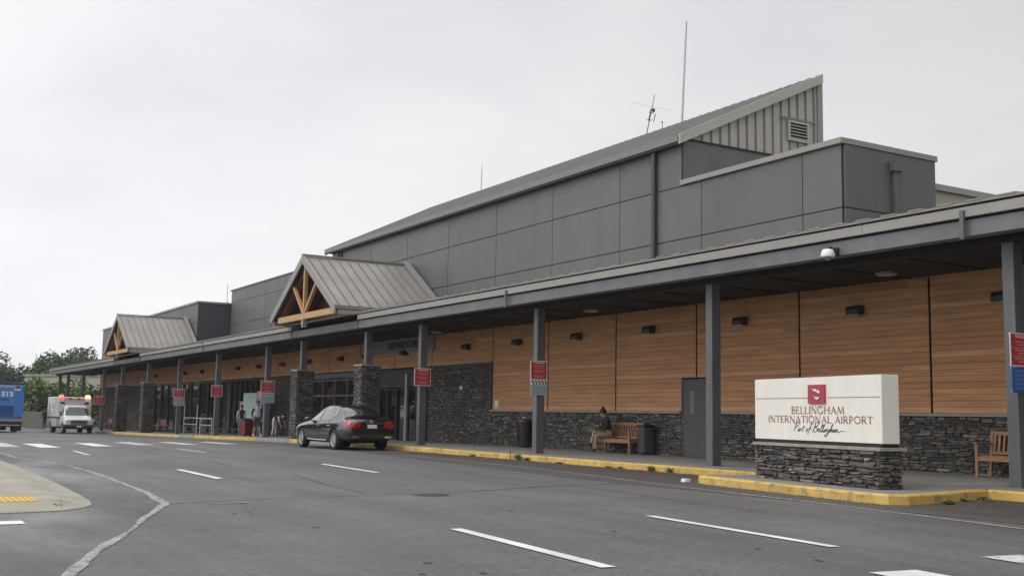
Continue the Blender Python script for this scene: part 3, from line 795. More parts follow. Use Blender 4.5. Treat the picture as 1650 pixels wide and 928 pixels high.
def make_lamp():
    t = thing('wall_lamp', 'x', 'wall lamp', (0, 0, 0), 0, 'box lamps along the cedar wall')
    mb = MB(); mb.box(-.1, .1, -.03, .0, -.09, .09); mb.build('back_plate', M_DARKM, t, local=True)
    mb = MB(); mb.prism([(-.19, -.03, -.09), (-.19, -.24, -.1), (-.19, -.26, .02), (-.19, -.2, .11), (-.19, -.03, .12)], (.38, 0, 0)); mb.build('housing', M_BLACK, t, .01, local=True)
    mb = MB(); mb.box(-.16, .16, -.22, -.06, -.125, -.102); mb.build('lens', mat('lamp_lens', (.3, .3, .28), .3), t, local=True)
    return t
L0 = make_lamp()
for i, (x, lb) in enumerate(lampx):
    o = L0 if i == 0 else copy_tree(L0)
    o.location = (x, YW - .024, 3.83); o['label'] = lb

# ------------------------------------------------------------------ canopy
CX0, CX1 = -115, 4
C = thing('entrance_canopy', 'long low canopy with taupe fascia and grey steel columns along the terminal front', 'canopy', (-50, YC, 0))
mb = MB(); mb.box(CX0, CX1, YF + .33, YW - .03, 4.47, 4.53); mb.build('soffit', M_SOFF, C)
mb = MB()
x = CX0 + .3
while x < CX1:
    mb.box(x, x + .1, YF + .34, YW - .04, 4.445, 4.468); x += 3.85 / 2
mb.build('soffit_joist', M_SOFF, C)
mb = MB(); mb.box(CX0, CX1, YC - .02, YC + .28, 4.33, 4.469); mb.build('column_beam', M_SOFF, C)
mb = MB(); mb.box(CX0, CX1, YF, YF + .3, 4.42, 4.70)
mb.build('edge_beam', M_BEAM, C)
mb = MB(); mb.box(CX0, CX1, YF + .08, YF + .3, 4.702, 4.735); mb.build('shadow_gap', M_GREYD, C)
gaps = [(-45.9, -38.6), (-84.0, -75.6)]
cuts = [CX0, -83.7, -76.0, -46.1, -39.0, CX1]
for a, b in ((CX0, -84.0), (-75.6, -45.9), (-38.6, CX1)):
    x = a
    while x < b:
        e = min(x + 12.2, b); mb = MB(); mb.box(x + .004, e - .004, YF - .07, YF + .3, 4.745, 4.92); mb.build('fascia', M_FASC, C); x = e
mb = MB(); mb.box(CX0, CX1, YF - .03, YF + .3, 4.921, 4.958); mb.build('shadow_gap', M_GREYD, C)
# roof sheets with standing seam ends along the edge
mb = MB()
mb.prism([(CX0 - .1, YF - .09, 4.96), (CX0 - .1, YW - .08, 5.25), (CX0 - .1, YW - .08, 5.3), (CX0 - .1, YF - .09, 5.0)], (CX1 - CX0 + .1, 0, 0))
mb.build('roof', M_SEAMROOF, C)
mb = MB(); x = CX0
while x < CX1:
    mb.prism([(x, YF - .10, 5.001), (x, YW - .1, 5.301), (x, YW - .1, 5.33), (x, YF - .10, 5.03)], (.32, 0, 0)); x += .61
mb.build('roof_pan', M_SEAMROOF, C)
for px in (815, 1550):
    xx = at_y(px, 470 if px < 1000 else 355, YF - .1).x
    mb = MB(); mb.box(xx - .04, xx + .04, YF - .12, YF - .072, 4.36, 4.86); mb.build('downspout', M_STEEL, C)
for a in (-45.9, -38.6, -84.0, -75.6):
    mb = MB(); mb.tube([(a, YF - .04, 4.88), (a, YF - .06, 4.6), (a, YF - .05, 4.44), (a + .25, YF + .1, 4.40)], .028, 6); mb.build('downspout', M_DARKM, C)
xx = -68.5
for px in (500 * 0 + 328,):
    xx = at_y(px, 562, YF).x; mb = MB(); mb.box(xx - .05, xx + .05, YF - .1, YF - .072, 4.4, 4.9); mb.build('downspout', M_STEEL, C)
# columns
CS = .225
def column(x, y0=YC, z0=None, z1=4.33, cs=CS):
    z0 = zr(x) + .14 if z0 is None else z0
    mb = MB(); mb.box(x, x + cs, y0, y0 + .26, z0, z1)
    o = mb.build('column', M_STEEL, C, .012)
    mb = MB(); mb.box(x - .05, x + cs + .05, y0 - .04, y0 + .3, z0, z0 + .025); mb.build('base_plate', M_STEEL, o)
    return o
colX = {'right': -11.75, 'sign': -19.46, 'bin': -27.0, 'entr': -34.63, 'strp': -51.35, 'plain': -59.76, 'small': -67.93, 'amb': -91.5}
for v in colX.values(): column(v)
for px in (131, 107, 94): column(at_y(px, 620, YC).x)
for x in (-4.0, 3.0): column(x)
# stone piers carrying short steel columns
def pier(x0, zb, zt):
    mb = MB(); w = .74; y0 = 16.5; y1 = y0 + .76; t = .05
    mb.cur = 1; mb.box(x0, x0 + w, y0, y1, zb, zt); mb.cur = 0
    s_ = int(abs(x0) * 10)
    stones(mb, (x0, y0, zb), (1, 0, 0), (0, 0, 1), (0, -1, 0), w, zt - zb, s_, .04, .08, .12, .36, t)
    stones(mb, (x0 + w, y0, zb), (0, 1, 0), (0, 0, 1), (1, 0, 0), y1 - y0, zt - zb, s_ + 1, .04, .08, .12, .36, t)
    stones(mb, (x0, y1, zb), (0, -1, 0), (0, 0, 1), (-1, 0, 0), y1 - y0, zt - zb, s_ + 2, .05, .1, .12, .4, t)
    o = mb.build('stone_pier', [M_STONE, M_STONE_B], C)
    mb = MB(); mb.box(x0 - .04, x0 + w + .04, y0 - .04, y1 + .04, zt + .002, zt + .06); mb.build('pier_cap', M_STONE_C, o)
    column(x0 + w / 2 - .11, y0 + .25, zt + .06)
px_pier = [at_y(568, 640, 16.45).x, at_y(466.5, 650, 16.45).x, at_y(225, 650, 16.45).x, at_y(184, 650, 16.45).x]
pier(px_pier[0], -.02 + .1, 3.0); pier(px_pier[1], .0, 3.0); pier(px_pier[2], zr(-76) + .14, 2.95); pier(px_pier[3], zr(-84) + .14, 2.95)
# soffit lights
for px, py, lb in [(1428, 440, 'round soffit light between the sign and the right-hand column'), (952, 500, 'round soffit light above the seated person'), (705, 535, 'round soffit light beside the departures lettering')]:
    d = ray(px, py); q = EYE + d * ((4.46 - EYE.z) / d.z)
    q.y = min(max(q.y, 17.4), 20)
    t = thing('soffit_light', lb, 'ceiling light', (q.x, q.y, 4.43), 0, 'round lights under the canopy')
    mb = MB(); mb.lathe([(.24, 0), (.24, .038), (.2, .039)], (0, 0, 0), 20); mb.build('housing', M_GALV, t, local=True)
    mb = MB(); mb.lathe([(.2, -.02), (.21, -.002)], (0, 0, 0), 20); mb.build('lens', M_SOFFL, t, local=True)

# ------------------------------------------------------------------ gabled entrance roofs
def gable(cx, half, yg, ez, rz_, label):
    g = thing('entrance_gable', label, 'gable roof', (cx, yg, ez), 0, 'gabled timber roofs over the entrances')
    yb = YW - .08; th = .14
    for s_ in (-1, 1):
        mb = MB()
        mb.prism([(cx, yg, rz_), (cx + s_ * half, yg, ez), (cx + s_ * half, yg, ez + th), (cx, yg, rz_ + th)], (0, yb - yg, 0))
        slope = mb.build('roof_slope', M_SEAMROOF, g)
        mb = MB(); y = yg + .12
        while y < yb - .1:
            for_ = [(cx + s_ * .06, y, rz_ + th - .06 * (rz_ - ez) / half), (cx + s_ * half, y, ez + th), (cx + s_ * half, y, ez + th + .045), (cx + s_ * .06, y, rz_ + th + .045 - .06 * (rz_ - ez) / half)]
            mb.prism(for_, (0, .035, 0)); y += .43
        mb.build('standing_seam', mat('roof_seam_metal', (.18, .165, .15), .5), slope)
        # barge board
        mb = MB(); mb.prism([(cx + s_ * .004, yg - .07, rz_ - .16), (cx + s_ * (half + .02), yg - .07, ez - .18), (cx + s_ * (half + .02), yg - .07, ez + th + .03), (cx + s_ * .004, yg - .07, rz_ + th + .05)], (0, .065, 0)); mb.build('barge_board', M_CAP, g)
        # underside boarding
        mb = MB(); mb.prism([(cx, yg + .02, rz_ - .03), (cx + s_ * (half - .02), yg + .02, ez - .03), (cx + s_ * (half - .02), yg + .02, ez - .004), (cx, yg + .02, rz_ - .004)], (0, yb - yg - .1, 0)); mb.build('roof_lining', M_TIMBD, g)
        # eave fascia along the side
        mb = MB(); mb.box(cx + s_ * half - (.06 if s_ > 0 else 0), cx + s_ * half + (0 if s_ > 0 else .06), yg + .1, yb - .1, ez - .2, ez - .035); mb.build('eave_fascia', M_FASC, g)
        # rafter of the truss
        yt = yg + .32
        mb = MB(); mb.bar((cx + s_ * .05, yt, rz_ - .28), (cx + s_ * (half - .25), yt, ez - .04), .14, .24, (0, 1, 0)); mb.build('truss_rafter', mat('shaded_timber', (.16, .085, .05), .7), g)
    yt = yg + .12; bz = ez - .17
    mb = MB(); mb.box(cx - half + .75, cx + half - .15, yt - .1, yt + .1, bz, bz + .25); mb.build('truss_beam', M_TIMB, g, .01)
    mb = MB(); mb.box(cx - .075, cx + .075, yt - .07, yt + .07, bz + .262, rz_ - .3); mb.build('king_post', M_TIMB, g)
    for s_ in (-1, 1):
        mb = MB(); mb.bar((cx + s_ * .12, yt, bz + .3), (cx + s_ * half * .36, yt, rz_ - half * .0 - .36 * (rz_ - ez) - .2), .12, .12, (0, 1, 0)); mb.build('truss_brace', M_TIMB, g)
    mb = MB(); mb.box(cx - .1, cx + .1, yt - .09, yt + .09, bz - .32, bz - .002); mb.build('post_foot', M_CAP, g)
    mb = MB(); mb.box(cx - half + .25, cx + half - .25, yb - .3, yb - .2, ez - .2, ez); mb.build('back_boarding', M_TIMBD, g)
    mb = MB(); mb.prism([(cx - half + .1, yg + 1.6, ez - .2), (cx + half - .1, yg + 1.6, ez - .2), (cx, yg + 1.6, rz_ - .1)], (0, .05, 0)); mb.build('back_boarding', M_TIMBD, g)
    # ridge cap and finial
    mb = MB(); mb.box(cx - .09, cx + .09, yg - .08, yb + .0, rz_ + th + .02, rz_ + th + .075); mb.build('ridge_cap', M_CAP, g)
    # side flashing where the slope meets the wall
    mb = MB(); mb.prism([(cx + .05, yb - .3, rz_ + th + .0), (cx + half, yb - .3, ez + th), (cx + half, yb - .3, ez + th + .14), (cx + .05, yb - .3, rz_ + th + .18)], (0, .22, 0)); mb.build('flashing', M_CAP, g)
    return g
gable(-42.72, 3.72, 15.5, 5.15, 7.46, 'nearer gabled timber entrance roof with taupe metal and exposed truss')
gable(-79.75, 4.05, 15.5, 5.2, 7.62, 'farther gabled entrance roof with mossy metal near the ambulance')

# ------------------------------------------------------------------ roof antennas
def place_up(px0, py0, px1, py1, Y): return at_y(px0, py0, Y), at_y(px1, py1, Y)
a, b = place_up(1095, 203, 1106, 35, 27.2)
t = thing('antenna_mast', 'tall slim grey pole standing on the shed roof', 'mast', a)
mb = MB(); mb.tube([a + Vector((0, 0, -2)), b], [.05, .035], 8); mb.build('pole', M_GALV, t)
mb = MB(); mb.box(a.x - .12, a.x + .12, a.y - .12, a.y + .12, a.z - 2.05, a.z - 1.9); mb.build('foot', M_GALV, t)
a, b = place_up(1042, 216, 1055, 153, 27.2)
t = thing('aerial', 'small tv aerial with crossed rods on the shed roof', 'aerial', a)
mb = MB(); mb.tube([a + (a - b).normalized() * 1.5, b], [.03, .012], 6); mb.build('mast', M_DARKM, t)
c0, c1 = at_y(1021, 166, 27.2), at_y(1079, 178, 27.2)
mb = MB(); mb.tube([c0, c1], .009, 6); mb.build('crossbar', M_GALV, t)
mb = MB()
for (p, q) in [((1046, 181), (1053, 183)), ((1043, 193), (1050, 194)), ((1045, 196), (1049, 175)), ((1053, 197), (1056, 184))]: mb.tube([at_y(*p, 27.2), at_y(*q, 27.2)], .018, 6)
q = at_y(1053, 178, 27.2); mb.blob(q, .07, .07, .09)
mb.build('dipole', M_DARKM, t)
a, b = place_up(1069, 206, 1067, 197, 27.2)
mb = MB(); mb.tube([a + Vector((0, 0, -1)), b], .012, 6); mb.blob(b, .03, .03, .05); tag(mb.build('whip_antenna', M_DARKM), 'tiny stub antenna between the aerial and the tall pole', 'antenna')
a, b = place_up(775, 306, 777, 262, 27.2)
mb = MB(); mb.tube([a + Vector((0, 0, -1)), a.lerp(b, .55), b], [.03, .03, .008], 6); tag(mb.build('whip_antenna', M_GALV), 'thin whip antenna halfway along the shed roof', 'antenna')
a, b = place_up(366, 492, 367, 456, 26)
mb = MB(); mb.tube([a + Vector((0, 0, -2)), b], [.03, .015], 6); mb.box(a.x + .0, a.x + .16, a.y - .06, a.y + .06, a.z - .2, a.z + .25); tag(mb.build('whip_antenna', M_DARKM), 'thin whip antenna behind the dark navy end wall', 'antenna')

# ------------------------------------------------------------------ airport monument sign
SA = math.radians(-10.1)
S = thing('airport_sign', 'cream airport name sign on a stacked stone base', 'sign', (-15.43, 14.61, .148), SA)
mb = MB(); mb.cur = 1; mb.box(.02, 3.47, .02, .42, 0, .6); mb.cur = 0
stones(mb, (.0, .02, 0), (1, 0, 0), (0, 0, 1), (0, -1, 0), 3.49, .6, 11, .025, .085, .09, .42, .07)
stones(mb, (3.47, .0, 0), (0, 1, 0), (0, 0, 1), (1, 0, 0), .42, .6, 12, .025, .085, .1, .36, .07)
stones(mb, (.02, .42, 0), (0, -1, 0), (0, 0, 1), (-1, 0, 0), .42, .6, 13, .035, .1, .1, .4, .06)
stones(mb, (3.49, .42, 0), (-1, 0, 0), (0, 0, 1), (0, 1, 0), 3.49, .6, 14, .035, .1, .1, .45, .06)
mb.build('stone_base', [M_STONE, M_STONE_B], S, local=True)
mb = MB(); x = -.03
for w in (.5, .62, .55, .48, .6, .5, .35):
    mb.box(x + .004, min(x + w, 3.56) - .004, -.05, .49, .602, .655); x += w
mb.build('capstone', M_STONE_C, S, .006, local=True)
mb = MB(); mb.box(.04, 3.48, .05, .38, .657, .715); mb.build('plinth', M_BLACK, S, local=True)
FY = .02
mb = MB(); mb.box(-.04, 3.535, FY, .36, .717, 1.815); cab = mb.build('cabinet', M_SIGNW, S, .008, local=True)
def sign_pt(px, py):   # sign face pixel -> (u, z)
    n = Vector((-math.sin(SA), math.cos(SA), 0)); u = Vector((math.cos(SA), math.sin(SA), 0)); A = Vector((-15.43, 14.61, .148)) + n * FY
    d = ray(px, py); q = EYE + d * ((A - EYE).dot(n) / d.dot(n)); return (q - A).dot(u), q.z - .148
lu0, lz1 = sign_pt(1304, 620); lu1, lz0 = sign_pt(1331, 650)
rz_l = sign_pt(1238, 644)[1]; 
mb = MB(); zl = (lz0 + lz1) / 2 - .062
mb.box(.0, lu0 - .03, FY - .004, FY - .001, zl - .006, zl + .006); mb.box(lu1 + .03, 3.5, FY - .004, FY - .001, zl - .006, zl + .006)
mb.build('rule_line', M_RULE, S, local=True)
mb = MB(); mb.box(lu0, lu1, FY - .035, FY - .001, lz0, lz1); logo = mb.build('logo_panel', M_SIGNR, S, local=True)
lw = lu1 - lu0; lh = lz1 - lz0
def logo_poly(pts, d0, d1):
    return [(lu0 + lw * x, FY - d0, lz1 - lh * y) for x, y in pts]
birds = [[(.25, .17), (.36, .24), (.5, .22), (.56, .3), (.7, .30), (.74, .42), (.70, .47), (.58, .43), (.5, .36), (.38, .35), (.32, .28)], [(.38, .57), (.45, .65), (.55, .68), (.6, .64), (.68, .64), (.67, .75), (.55, .81), (.45, .74), (.4, .66)]]
for nm, mm, dx, dy, dep in (('logo_shadow', M_INK, .02, .045, .0365), ('logo_bird', M_SWHITE, 0, 0, .039)):
    mb = MB()
    for q in birds:
        vs = [Vector((lu0 + lw * (x + dx), FY - dep, lz1 - lh * (y + dy))) for x, y in q]
        for tr in tessellate_polygon([[Vector((v.x, v.z, 0)) for v in vs]]): mb.add([vs[i] for i in tr], [(0, 1, 2)])
    mb.build(nm, mm, logo, local=True)

# flared roman capitals from strokes
def arc(cx, cy, rx, ry, a0, a1, n=14): return [(cx + rx * math.cos(R(a0 + (a1 - a0) * i / n)), cy + ry * math.sin(R(a0 + (a1 - a0) * i / n))) for i in range(n + 1)]
TK, TN = .115, .052
def serif(x, y, w=.2): return ([(x - w / 2, y), (x + w / 2, y)], .035)
def stem(x): return [([(x, 0), (x, 1)], TK), serif(x, .017), serif(x, .983)]
LET = {
 'I': (.22, stem(.11)), 'L': (.55, stem(.11) + [([(.1, .02), (.5, .02)], TN), ([(.5, 0), (.53, .16)], .04)]),
 'E': (.56, stem(.11) + [([(.1, .02), (.5, .02)], TN), ([(.1, .52), (.42, .52)], TN), ([(.1, .98), (.48, .98)], TN), ([(.49, .02), (.52, .15)], .04), ([(.47, .98), (.48, .86)], .04)]),
 'B': (.6, stem(.11) + [([(.1, .98)] + arc(.28, .755, .2, .225, 90, -90) + [(.1, .53)], TN + .02), ([(.1, .53)] + arc(.3, .275, .24, .255, 90, -90) + [(.1, .02)], TN + .025)]),
 'N': (.82, [([(.12, 0), (.12, 1)], TN), ([(.1, 1), (.68, 0)], TK), ([(.7, 0), (.7, 1)], TN), serif(.12, .017), serif(.7, .983), serif(.08, .983, .14)]),
 'G': (.82, [(arc(.42, .5, .36, .48, 50, 330, 24), TN + .035), ([(.7, .0 + .08), (.7, .42)], TK * .9), serif(.7, .42, .2)]),
 'H': (.82, [s for x in (.12, .7) for s in stem(x)] + [([(.12, .52), (.7, .52)], TN)]),
 'A': (.78, [([(.08, 0), (.39, 1)], TN), ([(.37, 1), (.7, 0)], TK), ([(.18, .34), (.6, .34)], TN), serif(.08, .017, .2), serif(.7, .017, .22)]),
 'M': (.98, [([(.1, 0), (.18, 1)], TN), ([(.18, 1), (.49, .05)], TK), ([(.49, .05), (.78, 1)], TN), ([(.78, 1), (.87, 0)], TK), serif(.1, .017, .18), serif(.87, .017, .2)]),
 'T': (.68, [([(.34, 0), (.34, 1)], TK), serif(.34, .017), ([(.03, .98), (.65, .98)], TN), ([(.03, .98), (.02, .84)], .04), ([(.65, .98), (.66, .84)], .04)]),
 'R': (.68, stem(.11) + [([(.1, .98)] + arc(.29, .74, .22, .24, 90, -90) + [(.1, .5)], TN + .02), ([(.28, .5), (.62, .0)], TK * .95)]),
 'P': (.58, stem(.11) + [([(.1, .98)] + arc(.28, .72, .23, .26, 90, -90) + [(.1, .46)], TN + .02)]),
 'O': (.86, [(arc(.43, .5, .37, .48, 0, 360, 30), TN + .035)]), ' ': (.3, [])}
def stroke(mb, pts, w, y, taper=False):
    pts = [Vector((p[0], p[1])) for p in pts]; vs = []
    for i, p in enumerate(pts):
        d = (pts[min(i + 1, len(pts) - 1)] - pts[max(i - 1, 0)]); d = d.normalized() if d.length > 1e-6 else Vector((1, 0))
        n = Vector((-d.y, d.x)); ww = w
        if taper: ww = w * (.45 + .55 * math.sin(math.pi * min(1, (i + .7) / len(pts))))
        vs += [(p.x + n.x * ww / 2, y, p.y + n.y * ww / 2), (p.x - n.x * ww / 2, y, p.y - n.y * ww / 2)]
    mb.add(vs, [(2 * i, 2 * i + 1, 2 * i + 3, 2 * i + 2) for i in range(len(pts) - 1)])
def roman(word, u0, u1, z0, z1, name):
    gap = .07; tot = sum(LET[c][0] for c in word) + gap * (len(word) - 1)
    sx = (u1 - u0) / tot; sz = z1 - z0; mb = MB(); u = u0; k = 0
    for c in word:
        w, strokes = LET[c]
        for pts, th in strokes:
            k += 1
            stroke(mb, [(u + x * sx, z0 + y * sz) for x, y in pts], th * sx * 1.12, FY - .003 - .00006 * (k % 9))
        u += (w + gap) * sx
    return mb.build(name, M_MAROON, S, local=True)
def lp(x, y): return sign_pt(x, y)
u0, z0_ = lp(1275.5, 666.3); u1, _ = lp(1361, 667); roman('BELLINGHAM', u0, u1, z0_, z0_ + .125, 'lettering')
u0, _ = lp(1238.5, 680); u1, _ = lp(1407, 681); _, z0_ = lp(1320, 681.3); roman('INTERNATIONAL AIRPORT', u0, u1, z0_, z0_ + .118, 'lettering')
# handwritten line
def script():
    mb = MB(); s0 = lp(1279, 690); s1 = lp(1367, 690); sc_ = (s1[0] - s0[0]) / 9.9; bx, bz = s0[0], lp(1320, 695.5)[1]; H = sc_ * .72
    sl = .35; k = [0]
    def st(pts, w=.1, o=(0, 0)):
        # smooth through points
        P = [Vector((p[0] + o[0], p[1] + o[1])) for p in pts]; out = []
        for i in range(len(P) - 1):
            p0 = P[max(i - 1, 0)]; p1 = P[i]; p2 = P[i + 1]; p3 = P[min(i + 2, len(P) - 1)]
            for j in range(6):
                t = j / 6; out.append(.5 * ((2 * p1) + (p2 - p0) * t + (2 * p0 - 5 * p1 + 4 * p2 - p3) * t * t + (3 * p1 - p0 - 3 * p2 + p3) * t ** 3))
        out.append(P[-1]); k[0] += 1
        stroke(mb, [(bx + (q.x + q.y * sl) * sc_, bz + q.y * H) for q in out], w * sc_, FY - .003 - .00006 * (k[0] % 9), True)
    # P o r t
    st([(.05, 1.25), (.15, 1.2), (.1, .6), (.0, 0)], .13); st([(-.25, 1.15), (.2, 1.45), (.65, 1.3), (.55, .85), (.15, .65)], .1)
    st([(.85, .5), (.7, .25), (.82, .03), (1.0, .2), (.95, .45), (.85, .5)]); st([(1.15, .5), (1.15, .0), (1.25, .35), (1.45, .48)]); st([(1.75, 1.0), (1.62, .1), (1.8, .05)], .11); st([(1.45, .62), (1.95, .68)], .08)
    # of
    st([(2.5, .5), (2.3, .25), (2.42, .03), (2.6, .2), (2.6, .45), (2.5, .5)]); st([(3.25, 1.15), (3.0, 1.2), (2.9, .3), (2.8, -.5)], .11); st([(2.75, .45), (3.2, .5)], .08)
    # B
    st([(3.75, 1.25), (3.7, .6), (3.55, .02)], .13); st([(3.5, 1.2), (3.95, 1.5), (4.3, 1.3), (4.1, .85), (3.8, .72), (4.25, .6), (4.3, .2), (3.9, -.05), (3.55, .05)], .1)
    st([(4.45, .25), (4.7, .35), (4.65, .5), (4.5, .4), (4.5, .08), (4.75, .05), (4.95, .3)])
    st([(4.95, .3), (5.15, 1.1), (5.0, 1.05), (4.98, .1), (5.1, .02), (5.25, .2)]); st([(5.25, .2), (5.45, 1.1), (5.32, 1.05), (5.28, .1), (5.4, .02), (5.5, .2)])
    st([(5.55, .45), (5.55, .05), (5.65, .05), (5.75, .3)]); st([(5.78, .48), (5.75, 0), (5.9, .42), (6.02, .4), (6.0, .05), (6.12, .1)])
    st([(6.5, .45), (6.3, .45), (6.22, .15), (6.4, .08), (6.52, .42), (6.4, -.5), (6.1, -.65), (5.95, -.5), (6.3, -.2), (6.6, .1)])
    st([(6.62, .05), (6.9, 1.15), (6.75, 1.1), (6.68, 0), (6.85, .42), (6.98, .38), (6.95, .03), (7.05, .1)])
    st([(7.35, .45), (7.18, .4), (7.12, .1), (7.25, .05), (7.38, .42), (7.36, .05), (7.45, .1)])
    st([(7.5, .45), (7.5, .02), (7.62, .42), (7.7, .4), (7.7, .03), (7.82, .42), (7.92, .4), (7.92, .05), (8.2, .02), (8.6, .18), (9.0, .25), (9.6, .08)], .09)
    mb.build('script_lettering', M_INK, S, local=True)
script()

# ------------------------------------------------------------------ signs on the columns
def column_sign(cx, px, label, parts):
    """thin panels facing +X beside a column; parts: list of (px0,py0,px1,py1, kind)"""
    X0 = cx + CS + .03
    q0 = at_x(parts[0][0], parts[-1][3], X0)
    t = thing('warning_sign', label, 'sign', (X0, q0.y, q0.z), 0, 'signs on the canopy columns')
    for (x0, y0, x1, y1, kind) in parts:
        a = at_x(x0, (y0 + y1) / 2, X0); b = at_x(x1, (y0 + y1) / 2, X0); ya, yb = a.y, b.y
        z1 = at_x((x0 + x1) / 2, y0, X0).z; z0 = at_x((x0 + x1) / 2, y1, X0).z; h = z1 - z0; w = yb - ya
        m0 = {'red': M_SWHITE, 'stripe': M_SWHITE, 'pale': M_SGREY, 'blue': M_BLUE, 'redbig': M_SWHITE, 'notext': M_SWHITE}[kind]
        mb = MB(); mb.box(X0, X0 + .012, ya, yb, z0, z1); pn = mb.build('panel', m0, t)
        XF = X0 + .0135
        if kind in ('red', 'redbig'):
            mb = MB(); mb.box(XF - .001, XF + .001, ya + .025, yb - .025, z0 + .025, z1 - .025); mb.build('red_field', M_RED, pn)
            text_into('WARNING', h * .13, frame((XF + .003, (ya + yb) / 2, z1 - h * .12), (0, 1, 0), (0, 0, 1)), 'lettering', M_SWHITE, pn, .0008, bold=.002, sx=.92 * w / (h * .9))
            mb = MB(); r = random.Random(int(abs(cx) * 7))
            for k, fz in enumerate((.27, .36, .52, .61, .77, .86)):
                ww = w * (.36 if k % 2 == 0 else .25) * r.uniform(.9, 1.05)
                c_ = (ya + yb) / 2; n_ = 7; e = [(-ww + 2 * ww * i / n_) for i in range(n_ + 1)]
                for i in range(n_): mb.box(XF + .0012, XF + .0022, c_ + e[i] + .008, c_ + e[i + 1] - .004, z1 - h * fz - h * .022, z1 - h * fz + h * .022)
            if kind == 'redbig':
                for fz in (.45, .70): mb.box(XF + .0012, XF + .002, ya + .03, yb - .03, z1 - h * fz - .006, z1 - h * fz + .006)
            mb.build('small_print', mat('pink_print', (.62, .30, .30), .5), pn)
        if kind == 'stripe':
            mb = MB()
            for k in range(5):
                y = ya + w * (.06 + .19 * k)
                q = [(XF, y, z1 - h * .08), (XF, y + w * .08, z1 - h * .08), (XF, y + w * .18, z1 - h * .9), (XF, y + w * .10, z1 - h * .9)]
                mb.prism(q, (.001, 0, 0))
            mb.build('hazard_stripe', M_INK, pn)
        if kind in ('pale', 'blue'):
            mb = MB()
            for k in range(5):
                fz = .14 + .17 * k; n_ = 6; ww = w * .4
                for i in range(n_): mb.box(XF, XF + .001, (ya + yb) / 2 - ww + 2 * ww * i / n_ + .008, (ya + yb) / 2 - ww + 2 * ww * (i + 1) / n_ - .006, z1 - h * fz - h * .035, z1 - h * fz + h * .035)
            mb.build('small_print', mat('print_' + kind, (.25, .28, .3) if kind == 'pale' else (.12, .25, .5), .5), pn)
        mb = MB()
        for zz in (z0 + h * .05, z1 - h * .05): mb.box(X0 - .028, X0 - .002, ya + .02, yb - .02, zz - .015, zz + .015)
        mb.build('bracket', M_GALV, pn)
    return t
column_sign(colX['right'], 0, 'tall red warning sign above a blue panel on the right-hand column', [(1627, 537, 1672, 591, 'redbig'), (1630, 592.5, 1670, 633, 'blue')])
column_sign(colX['bin'], 0, 'red warning sign with hazard stripes on the column beside the litter bin', [(854.5, 581, 881.5, 612, 'red'), (854.5, 612.3, 881.5, 620, 'stripe'), (854.5, 620.3, 881.5, 636.5, 'pale')])
column_sign(colX['entr'], 0, 'square red warning sign on the column by the entrance doors', [(667.5, 593, 694, 621.5, 'red')])
column_sign(colX['strp'], 0, 'red warning sign with hazard stripes on the column beside the red suitcase', [(420, 613, 442, 633, 'red'), (420, 633.2, 442, 638, 'stripe'), (420, 638.2, 442, 649, 'pale')])
column_sign(colX['plain'], 0, 'square red warning sign on the column right of the railing', [(340.5, 620, 358.5, 639, 'red')])
column_sign(colX['small'], 0, 'small red and white warning sign on the column left of the railing', [(279.5, 626, 297.5, 640.5, 'red'), (279.5, 640.7, 297.5, 653.5, 'pale')])
column_sign(colX['amb'], 0, 'red warning sign on the column behind the ambulance', [(151, 637.5, 168, 651.5, 'red')])

# dome security camera under the edge beam
q = at_y(1334, 411, YF - .22)
t = thing('security_camera', 'white dome security camera hanging from the canopy beam', 'camera', q)
mb = MB(); mb.smooth = True; mb.lathe([(.055, .115), (.1, .105), (.128, .04), (.142, -.03), (.135, -.045), (.08, -.045)], q, 24); mb.build('housing', mat('white_plastic', (.82, .82, .8), .35), t)
mb = MB(); mb.smooth = True; mb.lathe([(.075, -.046), (.07, -.075), (.045, -.105), (.01, -.115)], q, 20); mb.build('dome', mat('smoked_dome', (.25, .25, .2), .1), t)
mb = MB(); mb.tube([q + Vector((0, 0, .1)), q + Vector((.0, .06, .15)), q + Vector((0, .16, .12))], .03, 8); mb.box(q.x - .07, q.x + .09, q.y + .15, q.y + .215, q.z - .02, q.z + .15); mb.build('bracket', M_BLACK, t)

